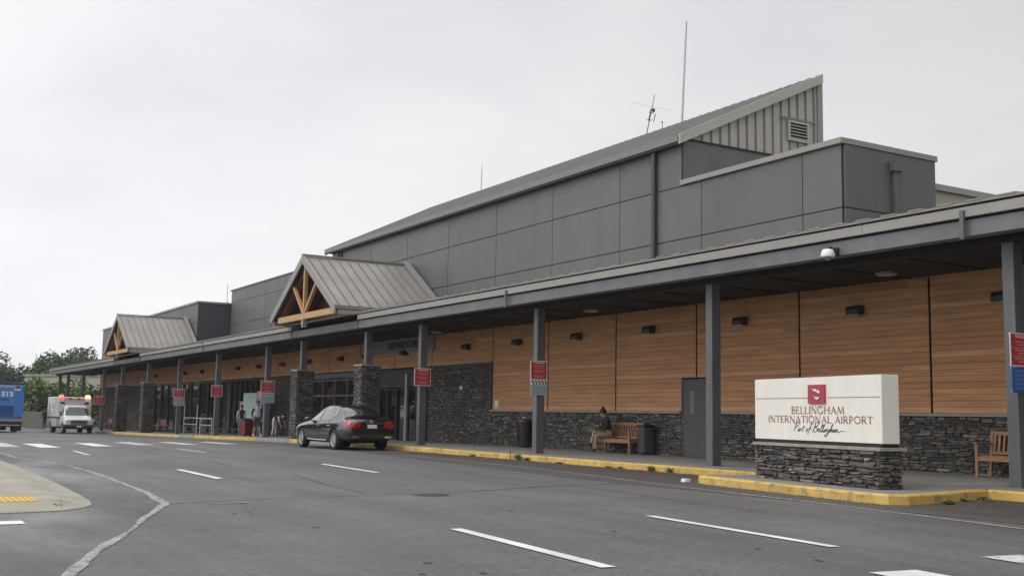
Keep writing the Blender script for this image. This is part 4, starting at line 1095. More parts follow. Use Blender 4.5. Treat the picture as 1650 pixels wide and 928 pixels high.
# ------------------------------------------------------------------ street furniture
def bench(name_label, x0, x1, yb):
    """slatted park bench, back to the wall, along X"""
    z0 = .15; w = x1 - x0; t = thing('bench', name_label, 'bench', ((x0 + x1) / 2, yb - .3, z0))
    yf = yb - .52
    for x in (x0, x1 - .06):
        mb = MB(); mb.box(x, x + .06, yf, yf + .06, z0, z0 + .66); mb.build('leg', M_BENCH, t)
        mb = MB(); mb.prism([(x, yb - .1, z0), (x, yb - .04, z0), (x, yb + .06, z0 + .92), (x, yb + .01, z0 + .92)], (.06, 0, 0)); mb.build('leg', M_BENCH, t)
        mb = MB(); mb.box(x - .01, x + .07, yf - .03, yb - .04, z0 + .662, z0 + .69); mb.build('armrest', M_BENCH, t)
        mb = MB(); mb.box(x + .008, x + .052, yf + .062, yb - .07, z0 + .34, z0 + .40); mb.build('side_rail', M_BENCH, t)
    mb = MB()
    for k in range(5): mb.box(x0 + .03, x1 - .03, yf + .062 + k * .085, yf + .062 + k * .085 + .07, z0 + .402, z0 + .43)
    mb.build('seat', M_BENCH, t)
    mb = MB(); mb.box(x0 + .062, x1 - .062, yf + .01, yf + .05, z0 + .32, z0 + .4); mb.build('apron', M_BENCH, t)
    mb = MB(); mb.bar((x0 + .062, yb + .03, z0 + .88), (x1 - .062, yb + .03, z0 + .88), .035, .08); mb.bar((x0 + .062, yb - .03, z0 + .48), (x1 - .062, yb - .03, z0 + .48), .035, .06)
    n = int(w / .11)
    for k in range(n):
        x = x0 + .1 + (w - .2) * k / (n - 1); mb.prism([(x - .025, yb - .045, z0 + .5), (x - .025, yb - .02, z0 + .5), (x - .025, yb + .04, z0 + .85), (x - .025, yb + .018, z0 + .85)], (.05, 0, 0))
    mb.build('backrest', M_BENCH, t)
    return t
bxa = at_y(955, 710, 19.65).x; bxb = at_y(1014, 712, 19.65).x
bench('wooden slat bench with a person sitting on it against the stone wall', bxa, bxb, 20.17)
bxr = at_y(1571, 740, 19.65).x
bench('wooden slat bench partly hidden behind the right-hand column', bxr, bxr + 1.6, 20.17)
# litter bins
q = at_y(843, 700, 19.85)
t = thing('litter_bin', 'round black litter bin with ashtray top against the stone wall', 'bin', (q.x, 19.9, .15))
mb = MB(); mb.smooth = False; mb.lathe([(.2, 0), (.25, .03), (.25, .8), (.27, .82), (.27, .86)], (0, 0, 0), 24)
for k in range(24):
    a = 2 * math.pi * k / 24; mb.bar((.252 * math.cos(a), .252 * math.sin(a), .06), (.252 * math.cos(a), .252 * math.sin(a), .78), .03, .018, (math.cos(a), math.sin(a), 0))
mb.build('barrel', M_BLACK, t, local=True)
mb = MB(); mb.lathe([(.27, .862), (.25, .94), (.14, .99)], (0, 0, 0), 24); mb.build('lid', M_DARKM, t, local=True)
mb = MB(); mb.lathe([(.1, .992), (.1, 1.03), (.085, 1.03)], (0, 0, 0), 20); mb.build('ashtray', M_GALV, t, local=True)
q = at_y(1038, 710, 20.0)
t = thing('litter_bin', 'square dark litter bin at the end of the occupied bench', 'bin', (q.x, 20.05, .15))
mb = MB(); mb.box(-.24, .24, -.24, .24, .04, .8)
t.scale = (.72, .72, 1.0)
mb.build('body', M_DARKM, t, .015, local=True)
mb = MB()
for s_ in range(5): mb.box(-.2 + s_ * .09, -.16 + s_ * .09, -.255, -.242, .08, .78); mb.box(.242, .255, -.2 + s_ * .09, -.16 + s_ * .09, .08, .78)
mb.build('slat', M_STEEL, t, local=True)
mb = MB(); mb.box(-.27, .27, -.27, .27, .802, .86); mb.lathe([(.15, .862), (.16, .88), (.12, .885)], (0, 0, 0), 18); mb.build('lid', M_BLACK, t, local=True)
# pavement railing
r0, r1 = at_y(296, 690, 17.5), at_y(341, 690, 17.5)
t = thing('railing', 'pale tubular railing on the pavement between two columns', 'railing', (r0.x, 17.5, zr(r0.x) + .15))
gz = zr((r0.x + r1.x) / 2) + .13
xs4 = [r0.x, r0.x + (r1.x - r0.x) * .48, r0.x + (r1.x - r0.x) * .6, r1.x]
for i, x in enumerate(xs4):
    mb = MB(); mb.tube([(x, 17.5, gz), (x, 17.5, gz + (1.75 if i in (0, 1) else 1.0))], .035, 8); mb.build('post', M_GALV, t)
for zz in (.98, .6):
    mb = MB(); mb.tube([(xs4[0], 17.5, gz + zz), (xs4[1], 17.5, gz + zz)], .03, 8); mb.build('rail', M_GALV, t)
    mb = MB(); mb.tube([(xs4[2], 17.5, gz + zz), (xs4[3], 17.5, gz + zz)], .03, 8); mb.build('rail', M_GALV, t)
mb = MB(); mb.tube([(xs4[1], 17.5, gz + .98), (xs4[2], 17.5, gz + .98)], .03, 8); mb.build('rail', M_GALV, t)
# information boards by the glazing
a = at_y(392, 650, 19.2); b = at_y(413, 650, 19.2); zt = at_y(402, 633, 19.2).z; zb = at_y(402, 674, 19.2).z
t = thing('information_board', 'pale green freestanding information board behind the travellers', 'board', ((a.x + b.x) / 2, 19.2, zr(a.x) + .15))
mb = MB(); mb.box(a.x, b.x, 19.2, 19.25, zb, zt); mb.build('panel', mat('pale_green_board', (.36, .46, .42), .4, noise=.15, nscale=2), t)
for x in (a.x + .05, b.x - .11):
    mb = MB(); mb.box(x, x + .06, 19.252, 19.3, zr(a.x) + .14, zt); mb.build('leg', M_DARKM, t)
a = at_y(414, 650, 19.0); b = at_y(422, 650, 19.0); zt = at_y(416, 630, 19.0).z; zb = at_y(416, 660, 19.0).z
t = thing('poster_cabinet', 'blue and pink poster cabinet beside the green board', 'cabinet', ((a.x + b.x) / 2, 19.0, zr(a.x) + .15))  # poster cabinet in plain colours, nothing in it glows
mb = MB(); mb.box(a.x, b.x, 19.0, 19.5, zr(a.x) + .14, zb); mb.build('base', M_DARKM, t)
mb = MB(); mb.box(a.x, b.x, 19.0, 19.5, zb + .002, zb + (zt - zb) * .6); mb.build('lower_panel', mat('dusty_blue', (.12, .2, .36), .4), t)
mb = MB(); mb.box(a.x, b.x, 19.0, 19.5, zb + (zt - zb) * .6 + .002, zt); mb.build('upper_panel', mat('dusty_pink', (.5, .25, .3), .4), t)
# benches far left under the canopy (reddish)
def far_bench(px, lb):
    x = at_y(px, 690, 19.3).x; z = zr(x) + .15
    t = thing('bench', lb, 'bench', (x, 19.4, z))
    mb = MB(); mb.box(x - .9, x + .9, 19.15, 19.65, z + .4, z + .47); mb.build('seat', mat('red_bench', (.30, .09, .075), .6), t)
    mb = MB(); mb.box(x - .9, x + .9, 19.66, 19.72, z + .5, z + .92); mb.build('backrest', mat('red_bench', (.30, .09, .075), .6), t)
    for dx in (-.8, .8):
        for dy in (19.2, 19.6):
            mb = MB(); mb.box(x + dx - .03, x + dx + .03, dy - .03, dy + .03, z, z + .398); mb.build('leg', M_DARKM, t)
far_bench(170, 'reddish bench under the canopy just right of the ambulance')
far_bench(254, 'reddish bench under the canopy right of the far stone piers')

# weeds and litter at the kerb
def weed(x, y, h, n, seed, label):
    r = random.Random(seed); mb = MB()
    for i in range(n):
        a = r.uniform(0, 6.28); d = r.uniform(.02, .16); hh = h * r.uniform(.4, 1); w = r.uniform(.012, .03)
        bx, by = x + r.uniform(-.07, .07), y + r.uniform(-.04, .04)
        tip = (bx + math.cos(a) * d, by - abs(math.sin(a)) * d, zr(x) + hh); midp = (bx + math.cos(a) * d * .45, by - abs(math.sin(a)) * d * .45, zr(x) + hh * .75)
        px_, py_ = -math.sin(a) * w, math.cos(a) * w
        mb.add([(bx, by, zr(x)), (midp[0] + px_, midp[1] + py_, midp[2]), tip, (midp[0] - px_, midp[1] - py_, midp[2])], [(0, 1, 2, 3)])
    tag(mb.build('weed', M_LEAFC), label, 'weed', 'weeds along the yellow kerb')
for i, (px, h, n, lb) in enumerate([(838, .28, 60, 'largest green weed clump at the kerb near the striped sign'), (852, .16, 30, 'low weed just right of the largest clump'), (765, .12, 30, 'small weed at the kerb right of the black car'), (1053, .2, 45, 'leafy weed at the kerb left of the sign island'), (1082, .2, 30, 'dark weed nearest the sign island'), (905, .09, 20, 'tiny weed below the litter bin column'), (985, .08, 18, 'tiny weed below the occupied bench'), (1005, .1, 20, 'small weed right of the occupied bench')]):
    x = xk(px, 742); weed(x, YK - .05, h * .65, n, i, lb)
for i, (x, y, lb) in enumerate([(-11.35, 15.0, 'mossy grass at the right foot of the sign island'), (-11.0, 14.2, 'mossy tuft at the right corner of the island kerb'), (-11.5, 15.6, 'grass tuft where the island meets the straight kerb')]):
    weed(x + .12, y, .07, 40, 30 + i, lb)
q = ground_at(1104, 777); mb = MB(); mb.prism([(q.x - .07, q.y - .05, .012), (q.x + .06, q.y - .06, .012), (q.x + .08, q.y + .05, .012), (q.x - .03, q.y + .07, .012)], (.01, .01, .06)); tag(mb.build('crumpled_cup', M_LITTER), 'white crumpled cup on the road beside the island kerb', 'litter')
q = ground_at(1604, 800); mb = MB(); mb.prism([(q.x - .05, q.y - .04, .012), (q.x + .05, q.y - .03, .012), (q.x + .04, q.y + .04, .012), (q.x - .03, q.y + .05, .012)], (.01, .01, .045)); tag(mb.build('paper_scrap', M_LITTER), 'white paper scrap at the kerb below the right-hand column', 'litter')
# utility stake at the kerb
x = xk(825, 735); mb = MB(); mb.tube([(x, YK - .06, .0), (x, YK - .06, .22)], .012, 6); mb.blob((x, YK - .06, .23), .02, .02, .02); tag(mb.build('kerb_stake', M_BLACK), 'short thin dark stake at the kerb beside the largest weed', 'stake')

# ------------------------------------------------------------------ haze
mb = MB(); mb.box(-1100, 500, -500, 1000, -3.5, 30)
hz = mb.build('haze', None)
hm = bpy.data.materials.new('haze_air'); hm.use_nodes = True; hn = hm.node_tree; hn.nodes.clear()
ho = hn.nodes.new('ShaderNodeOutputMaterial'); hv = hn.nodes.new('ShaderNodeVolumePrincipled')
hv.inputs['Color'].default_value = (.93, .94, .96, 1); hv.inputs['Density'].default_value = HAZE
hn.links.new(hv.outputs['Volume'], ho.inputs['Volume']); hz.data.materials.append(hm)
tag(hz, 'faint pale damp air over the whole scene', None, None, 'stuff')

# ------------------------------------------------------------------ people
def evaluated_mesh(o):
    dg = bpy.context.evaluated_depsgraph_get()
    return bpy.data.meshes.new_from_object(o.evaluated_get(dg))
def base_pose():
    P = {'pelvis': (0, 0, .94, .125), 'belly': (0, .01, 1.08, .125), 'chest': (0, .01, 1.28, .14), 'neck': (0, 0, 1.47, .062), 'skull': (0, .02, 1.58, .082), 'crown': (0, .015, 1.66, .088)}
    for s, n in ((-1, 'l'), (1, 'r')):
        P['sho' + n] = (s * .17, 0, 1.40, .072); P['elb' + n] = (s * .225, -.03, 1.13, .046); P['wri' + n] = (s * .235, .05, .89, .032)
        P['hip' + n] = (s * .09, 0, .88, .098); P['kne' + n] = (s * .1, .03, .5, .066); P['ank' + n] = (s * .105, -.02, .1, .045); P['toe' + n] = (s * .12, .13, .04, .04)
    return P
EDGES = [('pelvis', 'belly', 'top'), ('belly', 'chest', 'top'), ('chest', 'neck', 'top'), ('neck', 'skull', 'skin'), ('skull', 'crown', 'skin')]
for _n in 'lr':
    EDGES += [('chest', 'sho' + _n, 'top'), ('sho' + _n, 'elb' + _n, 'sleeve'), ('elb' + _n, 'wri' + _n, 'fore'), ('pelvis', 'hip' + _n, 'bottom'), ('hip' + _n, 'kne' + _n, 'bottom'), ('kne' + _n, 'ank' + _n, 'shin'), ('ank' + _n, 'toe' + _n, 'shoe')]
SKIN = mat('skin_tone', (.42, .25, .18), .55)
def person(label, loc, rz, P, colors, hair, scale=1.0, bun=False):
    t = thing('person', label, 'person', loc, rz)
    names = list(P); idx = {n: i for i, n in enumerate(names)}
    vs = [Vector(P[n][:3]) for n in names]; rad = [P[n][3] for n in names]
    ed = [(idx[a], idx[b]) for a, b, c in EDGES]; cl = [c for a, b, c in EDGES]
    def addv(v, r): vs.append(Vector(v)); rad.append(r); return len(vs) - 1
    for n in 'lr':      # hands: palm, four fingers, thumb
        w = vs[idx['wri' + n]]; d = (w - vs[idx['elb' + n]]).normalized(); sd_ = Vector((1, 0, 0)) if abs(d.x) < .8 else Vector((0, 1, 0))
        sd_ = (sd_ - d * sd_.dot(d)).normalized(); cu = d.cross(sd_) * (1 if n == 'l' else -1)
        p = addv(w + d * .06, .03); ed.append((idx['wri' + n], p)); cl.append('skin')
        for k in range(4):
            a = addv(vs[p] + d * .04 + sd_ * (-.03 + .02 * k), .0095); b = addv(vs[a] + d * (.03 + .006 * (1.5 - abs(k - 1.5))) + cu * .012, .009); c = addv(vs[b] + d * .02 + cu * .02, .008)
            ed += [(p, a), (a, b), (b, c)]; cl += ['skin'] * 3
        a = addv(w + d * .04 + sd_ * (.04 if n == 'l' else -.04) + cu * .01, .011); b = addv(vs[a] + d * .04 + cu * .015, .009); ed += [(p, a), (a, b)]; cl += ['skin'] * 2
    up = (vs[idx['crown']] - vs[idx['neck']]).normalized(); fw = P.get('_f'); 
    hd = vs[idx['skull']]; f = face_dir = (Vector((0, 1, 0)) - up * up.y).normalized()
    nz = addv(hd + f * .1 + up * .015, .014); ed.append((idx['skull'], nz)); cl.append('skin')
    ch = addv(hd + f * .06 - up * .065, .035); ed.append((idx['skull'], ch)); cl.append('skin')
    me = bpy.data.meshes.new('person_skeleton'); me.from_pydata([v * scale for v in vs], ed, [])
    o = bpy.data.objects.new('tmp_person', me); COL.objects.link(o)
    md = o.modifiers.new('skin', 'SKIN'); md.use_smooth_shade = True
    for i, sv in enumerate(me.skin_vertices[0].data):
        r = rad[i] * scale; sv.radius = (r, r); sv.use_root = (i == idx['pelvis'])
    for i, nme in enumerate(names):
        if nme in ('belly', 'chest', 'pelvis'): me.skin_vertices[0].data[i].radius = (rad[i] * 1.12 * scale, rad[i] * .82 * scale)
    sb = o.modifiers.new('sub', 'SUBSURF'); sb.levels = 2; sb.render_levels = 2
    bpy.context.view_layer.update()
    fm = evaluated_mesh(o); bpy.data.objects.remove(o)
    keys = list(colors); fm.materials.clear()
    for k in keys: fm.materials.append(colors[k])
    S_ = [(vs[a] * scale, vs[b] * scale, c) for (a, b), c in zip(ed, cl)]
    for p in fm.polygons:
        c = p.center; best = None
        for a, b, k in S_:
            ab = b - a; tt = max(0, min(1, (c - a).dot(ab) / max(ab.length_squared, 1e-9))); d = (c - (a + ab * tt)).length
            if best is None or d < best[0]: best = (d, k)
        p.material_index = keys.index(best[1]); p.use_smooth = True
    b = link('body', fm, None, t, False)
    cr = vs[idx['crown']] * scale
    mb = MB(); mb.smooth = True; r = .1 * scale
    mb.blob(cr - f * .022 * scale + up * .012 * scale, r * .98, r * 1.08, r * .95, 14, 10)
    if bun: mb.blob(cr - f * .06 * scale + up * .1 * scale, .055, .055, .05, 10, 8)
    mb.build('hair', hair, t, local=True)
    mb = MB(); mb.smooth = True
    lat = up.cross(f)
    for s in (-1, 1): mb.blob(hd * scale + (f * .083 + up * .045 + lat * (s * .032)) * scale, .011, .011, .009, 8, 6)
    mb.build('eyes', M_BLACK, t, local=True)
    return t
H_DARK = mat('dark_brown_hair', (.03, .018, .012), .6); H_BLK = mat('black_hair', (.012, .011, .01), .6); H_BRN = mat('brown_hair', (.07, .045, .03), .6)
C_NAVY = mat('navy_jacket', (.018, .024, .034), .85, noise=.3, nscale=12); C_KHAKI = mat('khaki_cloth', (.34, .27, .19), .85, noise=.15, nscale=10); C_JEANS = mat('blue_jeans', (.13, .18, .25), .85, noise=.2, nscale=12)
C_PALE = mat('pale_grey_shirt', (.48, .48, .48), .85, noise=.1, nscale=10); C_BLACK = mat('black_cloth', (.018, .018, .02), .85); C_SHORT = mat('dark_shorts', (.05, .05, .055), .85); C_SHOE = mat('white_shoes', (.6, .6, .6), .6); C_DSHOE = mat('dark_shoes', (.05, .04, .045), .6)
C_MAR = mat('maroon_scarf', (.10, .025, .045), .85)
# seated on the bench
P = base_pose()
P.update({'pelvis': (0, 0, .56, .135), 'belly': (0, .03, .70, .125), 'chest': (0, .09, .90, .14), 'neck': (0, .14, 1.07, .06), 'skull': (0, .20, 1.155, .08), 'crown': (0, .215, 1.235, .088),
          'shol': (-.17, .1, 1.0, .07), 'shor': (.17, .1, 1.0, .07), 'elbl': (-.24, .16, .76, .047), 'elbr': (.23, .16, .76, .047), 'wril': (-.1, .36, .80, .033), 'wrir': (.08, .37, .80, .033),
          'hipl': (-.1, .04, .53, .1), 'hipr': (.1, .04, .53, .1), 'knel': (-.13, .46, .53, .068), 'kner': (.02, .47, .63, .066), 'ankl': (-.13, .46, .1, .046), 'ankr': (-.12, .60, .27, .045), 'toel': (-.14, .62, .045, .04), 'toer': (-.17, .72, .22, .038)})
sx_ = at_y(980, 700, 19.9).x
pz = person('person with a hair bun seated on the wooden bench in navy jacket and khaki trousers', (sx_, 19.94, .145), R(160), P, {'top': C_NAVY, 'skin': SKIN, 'sleeve': C_NAVY, 'fore': C_NAVY, 'bottom': C_KHAKI, 'shin': C_KHAKI, 'shoe': C_DSHOE}, H_DARK, 1.0, True)
mb = MB(); mb.smooth = True; mb.lathe([(.075, 0), (.095, .02), (.09, .06), (.07, .075)], (0, .115, 1.0), 16); mb.build('scarf', C_MAR, pz, local=True)
mb = MB(); mb.box(-.035, .035, .44, .452, .80, .94); mb.build('phone', M_BLACK, pz, local=True)
# walking traveller
P = base_pose(); P.update({'knel': (-.1, .14, .5, .066), 'ankl': (-.1, .2, .1, .045), 'toel': (-.11, .35, .06, .04), 'kner': (.1, -.02, .5, .066), 'ankr': (.1, -.22, .13, .045), 'toer': (.11, -.1, .04, .04), 'elbl': (-.23, -.1, 1.14, .046), 'wril': (-.22, -.02, .9, .032), 'elbr': (.22, .04, 1.13, .046), 'wrir': (.2, .22, .98, .032)})
q = at_y(388, 697, 17.9)
person('person in black vest over a pale shirt and blue jeans walking behind the suitcase', (q.x, 17.9, zr(q.x) + .15), R(70), P, {'top': C_BLACK, 'skin': SKIN, 'sleeve': C_PALE, 'fore': C_PALE, 'bottom': C_JEANS, 'shin': C_JEANS, 'shoe': C_SHOE}, H_BRN, .95)
# traveller in shorts
P = base_pose(); P.update({'elbl': (-.27, -.03, 1.14, .05), 'elbr': (.27, -.03, 1.14, .05), 'wrir': (.26, .1, .9, .032), 'ankl': (-.16, .06, .1, .045), 'toel': (-.18, .21, .04, .04), 'ankr': (.14, -.1, .1, .045), 'toer': (.16, .05, .04, .04)})
q = at_y(413.5, 699, 17.6)
person('person in pale grey shirt with dark sleeves and dark shorts beside the red suitcase', (q.x, 17.6, zr(q.x) + .15), R(-95), P, {'top': C_PALE, 'skin': SKIN, 'sleeve': C_BLACK, 'fore': C_BLACK, 'bottom': C_SHORT, 'shin': SKIN, 'shoe': C_SHOE}, H_BRN, 1.03)
# traveller bending down
P = base_pose(); P.update({'belly': (0, .1, 1.02, .125), 'chest': (0, .3, 1.06, .14), 'neck': (0, .48, 1.04, .062), 'skull': (0, .56, 1.0, .082), 'crown': (0, .63, .97, .088), 'shol': (-.17, .4, 1.04, .072), 'shor': (.17, .4, 1.04, .072), 'elbl': (-.2, .47, .78, .046), 'elbr': (.2, .47, .78, .046), 'wril': (-.16, .56, .55, .032), 'wrir': (.16, .56, .55, .032), 'ankl': (-.13, -.04, .1, .045), 'toel': (-.14, .1, .04, .04), 'ankr': (.13, -.04, .1, .045), 'toer': (.14, .1, .04, .04)})
q = at_y(442, 700, 18.2)
person('person in black top and pale trousers bending over beside the left entrance pier', (q.x, 18.2, zr(q.x) + .15), R(-60), P, {'top': C_BLACK, 'skin': SKIN, 'sleeve': C_PALE, 'fore': SKIN, 'bottom': C_PALE, 'shin': C_PALE, 'shoe': C_DSHOE}, H_BLK, .98)
# dark figure beyond the ambulance
q = ground_at(71, 691, .15); P = base_pose()
person('person in dark clothes standing at the kerb beyond the ambulance', (q.x, q.y, zr(q.x) + .15), R(-80), P, {'top': C_BLACK, 'skin': SKIN, 'sleeve': C_BLACK, 'fore': C_BLACK, 'bottom': C_BLACK, 'shin': C_BLACK, 'shoe': C_DSHOE}, H_BLK, 1.0)
# red suitcase
q = at_y(396, 700, 17.3)
t = thing('suitcase', 'large red wheeled suitcase standing between the two travellers', 'suitcase', (q.x, 17.3, zr(q.x) + .15), R(-60))
t.scale = (.88, .88, .88)
M_RCASE = mat('red_suitcase_cloth', (.17, .018, .026), .6, noise=.15, nscale=8)
mb = MB(); mb.box(-.3, .3, -.19, .19, .06, .86); mb.build('body', M_RCASE, t, .05, local=True)
mb = MB(); mb.box(-.23, .23, -.225, -.188, .14, .46); mb.box(-.23, .23, -.225, -.188, .5, .78); mb.build('pocket', M_RCASE, t, .012, local=True)
for s in (-1, 1):
    mb = MB(); mb.tube([(s * .22 - .025, .12, .04), (s * .22 + .025, .12, .04)], .045, 10); mb.build('wheel', M_BLACK, t, local=True)
mb = MB(); mb.tube([(-.12, .14, .84), (-.12, .14, 1.05), (.12, .14, 1.05), (.12, .14, .84)], .012, 6); mb.build('handle', M_DARKM, t, local=True)

# ------------------------------------------------------------------ vehicles
M_TYRE = mat('tyre_rubber', (.018, .018, .018), .85); M_RIM = mat('alloy_rim', (.62, .62, .63), .3, metal=.8); M_CHROME = mat('chrome_trim', (.75, .75, .75), .15, metal=1)
M_CARGL = mat('car_glass', (.02, .022, .024), .04, spec=.9, coat=1.0); M_TAIL = mat('red_tail_lens', (.34, .012, .02), .15, coat=1.0); M_PLATE = mat('licence_plate', (.62, .64, .64), .4)
M_WELL = mat('wheel_well', (.01, .01, .01), .95); M_HEAD = mat('headlamp_lens', (.55, .56, .58), .1, coat=1.0)
def wheel(parent, x, y, z, r, w, side, spokes=10):
    t_ = MB(); t_.smooth = True
    prof = [(r * .70, -w / 2), (r * .93, -w / 2), (r, -w * .36), (r, w * .36), (r * .93, w / 2), (r * .70, w / 2), (r * .66, 0)]
    n = 28; vs = []; fs = []
    for rr, yy in prof:
        for k in range(n):
            a = 2 * math.pi * k / n; vs.append((x + rr * math.cos(a), y + yy, z + rr * math.sin(a)))
    m_ = len(prof)
    for i in range(m_):
        for k in range(n): fs.append((i * n + k, i * n + (k + 1) % n, ((i + 1) % m_) * n + (k + 1) % n, ((i + 1) % m_) * n + k))
    t_.add(vs, fs); wh = t_.build('wheel', M_TYRE, parent, local=True)
    yo = y + side * w * .36
    b = MB(); R1 = r * .70
    b.tube([(x, yo - side * .06, z), (x, yo - side * .055, z)], R1 * .98, 24); b.build('brake_disc', M_WELL, wh, local=True)
    b = MB()
    for k in range(spokes):
        a = 2 * math.pi * k / spokes; c, s = math.cos(a), math.sin(a)
        b.bar((x + c * r * .08, yo, z + s * r * .08), (x + c * R1, yo - side * .01, z + s * R1), r * .14, .03, (0, 1, 0))
    ring = [(x + R1 * .95 * math.cos(2 * math.pi * k / 28), yo, z + R1 * .95 * math.sin(2 * math.pi * k / 28)) for k in range(29)]
    b.tube(ring, .022, 6, False); b.tube([(x, yo - side * .02, z), (x, yo + side * .012, z)], r * .15, 14)
    b.build('rim', M_RIM, wh, local=True)
    return wh
def loft(stations, name):
    vs = []; fs = []; rings = []
    for (x, w, zb, belt, top, wt) in stations:
        half = [(0, zb), (w * .72, zb), (w * .965, zb + (belt - zb) * .13), (w, zb + (belt - zb) * .5), (w * .985, belt - (belt - zb) * .16), (w * .95, belt), (wt + (w * .95 - wt) * .08, top - (top - belt) * .14), (wt * .8, top), (0, top + .008)]
        ring = half + [(-y, z) for y, z in reversed(half[1:-1])]
        rings.append(len(ring)); vs += [(x, y, z) for y, z in ring]
    n = rings[0]
    for i in range(len(stations) - 1):
        for k in range(n): fs.append((i * n + k, i * n + (k + 1) % n, (i + 1) * n + (k + 1) % n, (i + 1) * n + k))
    fs.append(tuple(range(n))); fs.append(tuple((len(stations) - 1) * n + k for k in reversed(range(n))))
    mb = MB(); mb.add(vs, fs); return mb.mesh(name)
def finish_body(me, cutters, sub=2):
    o = bpy.data.objects.new('tmp_body', me); COL.objects.link(o)
    s = o.modifiers.new('s', 'SUBSURF'); s.levels = sub; s.render_levels = sub
    cm = MB()
    for (x, y0, y1, z, r) in cutters: cm.tube([(x, y0, z), (x, y1, z)], r, 28)
    co = None
    if cutters:
        co = bpy.data.objects.new('tmp_cut', cm.mesh('cut')); COL.objects.link(co)
        b = o.modifiers.new('b', 'BOOLEAN'); b.object = co; b.operation = 'DIFFERENCE'; b.solver = 'EXACT'
    bpy.context.view_layer.update(); out = evaluated_mesh(o)
    bpy.data.objects.remove(o)
    if co: bpy.data.objects.remove(co)
    for p in out.polygons: p.use_smooth = True
    try: out.set_sharp_from_angle(angle=R(38))
    except Exception: pass
    return out
def decal(bvh, poly, axis, name, material, parent, off=.006, sub=3, thick=None):
    """lay a patch on a body: poly in the plane across `axis` ('+y','-y','-x','+x','+z')"""
    bm = bmesh.new(); ax = axis[1]; sg = 1 if axis[0] == '+' else -1
    def mk(a, b):
        return {'y': (a, sg * 5, b), 'x': (sg * 5, a, b), 'z': (a, b, sg * 5)}[ax]
    vs = [bm.verts.new(mk(a, b)) for a, b in poly]
    bm.faces.new(vs); bmesh.ops.triangulate(bm, faces=bm.faces)
    for _ in range(sub): bmesh.ops.subdivide_edges(bm, edges=bm.edges[:], cuts=1, use_grid_fill=True)
    d = {'y': Vector((0, -sg, 0)), 'x': Vector((-sg, 0, 0)), 'z': Vector((0, 0, -sg))}[ax]
    bad = []
    for v in bm.verts:
        h = bvh.ray_cast(v.co, d, 10)
        if h[0] is None: bad.append(v)
        else:
            nn = h[1] if h[1].dot(d) < 0 else -h[1]
            v.co = h[0] + nn * off
    bmesh.ops.delete(bm, geom=bad, context='VERTS')
    bmesh.ops.recalc_face_normals(bm, faces=bm.faces)
    for f in bm.faces: f.smooth = True
    me = bpy.data.meshes.new(name); bm.to_mesh(me); bm.free()
    return link(name, me, material, parent, False)
def bvh_of(me): return BVHTree.FromPolygons([v.co.copy() for v in me.vertices], [tuple(p.vertices) for p in me.polygons])
def proj_line(bvh, pts, axis, off=.008):
    ax = axis[1]; sg = 1 if axis[0] == '+' else -1; out = []
    d = {'y': Vector((0, -sg, 0)), 'x': Vector((-sg, 0, 0)), 'z': Vector((0, 0, -sg))}[ax]
    for (a0, b0), (a1, b1) in zip(pts, pts[1:]):
        for k in range(4):
            a = a0 + (a1 - a0) * k / 4; b = b0 + (b1 - b0) * k / 4
            o = {'y': (a, sg * 5, b), 'x': (sg * 5, a, b), 'z': (a, b, sg * 5)}[ax]
            h = bvh.ray_cast(Vector(o), d, 10)
            if h[0]: out.append(h[0] - d * off)
    return out
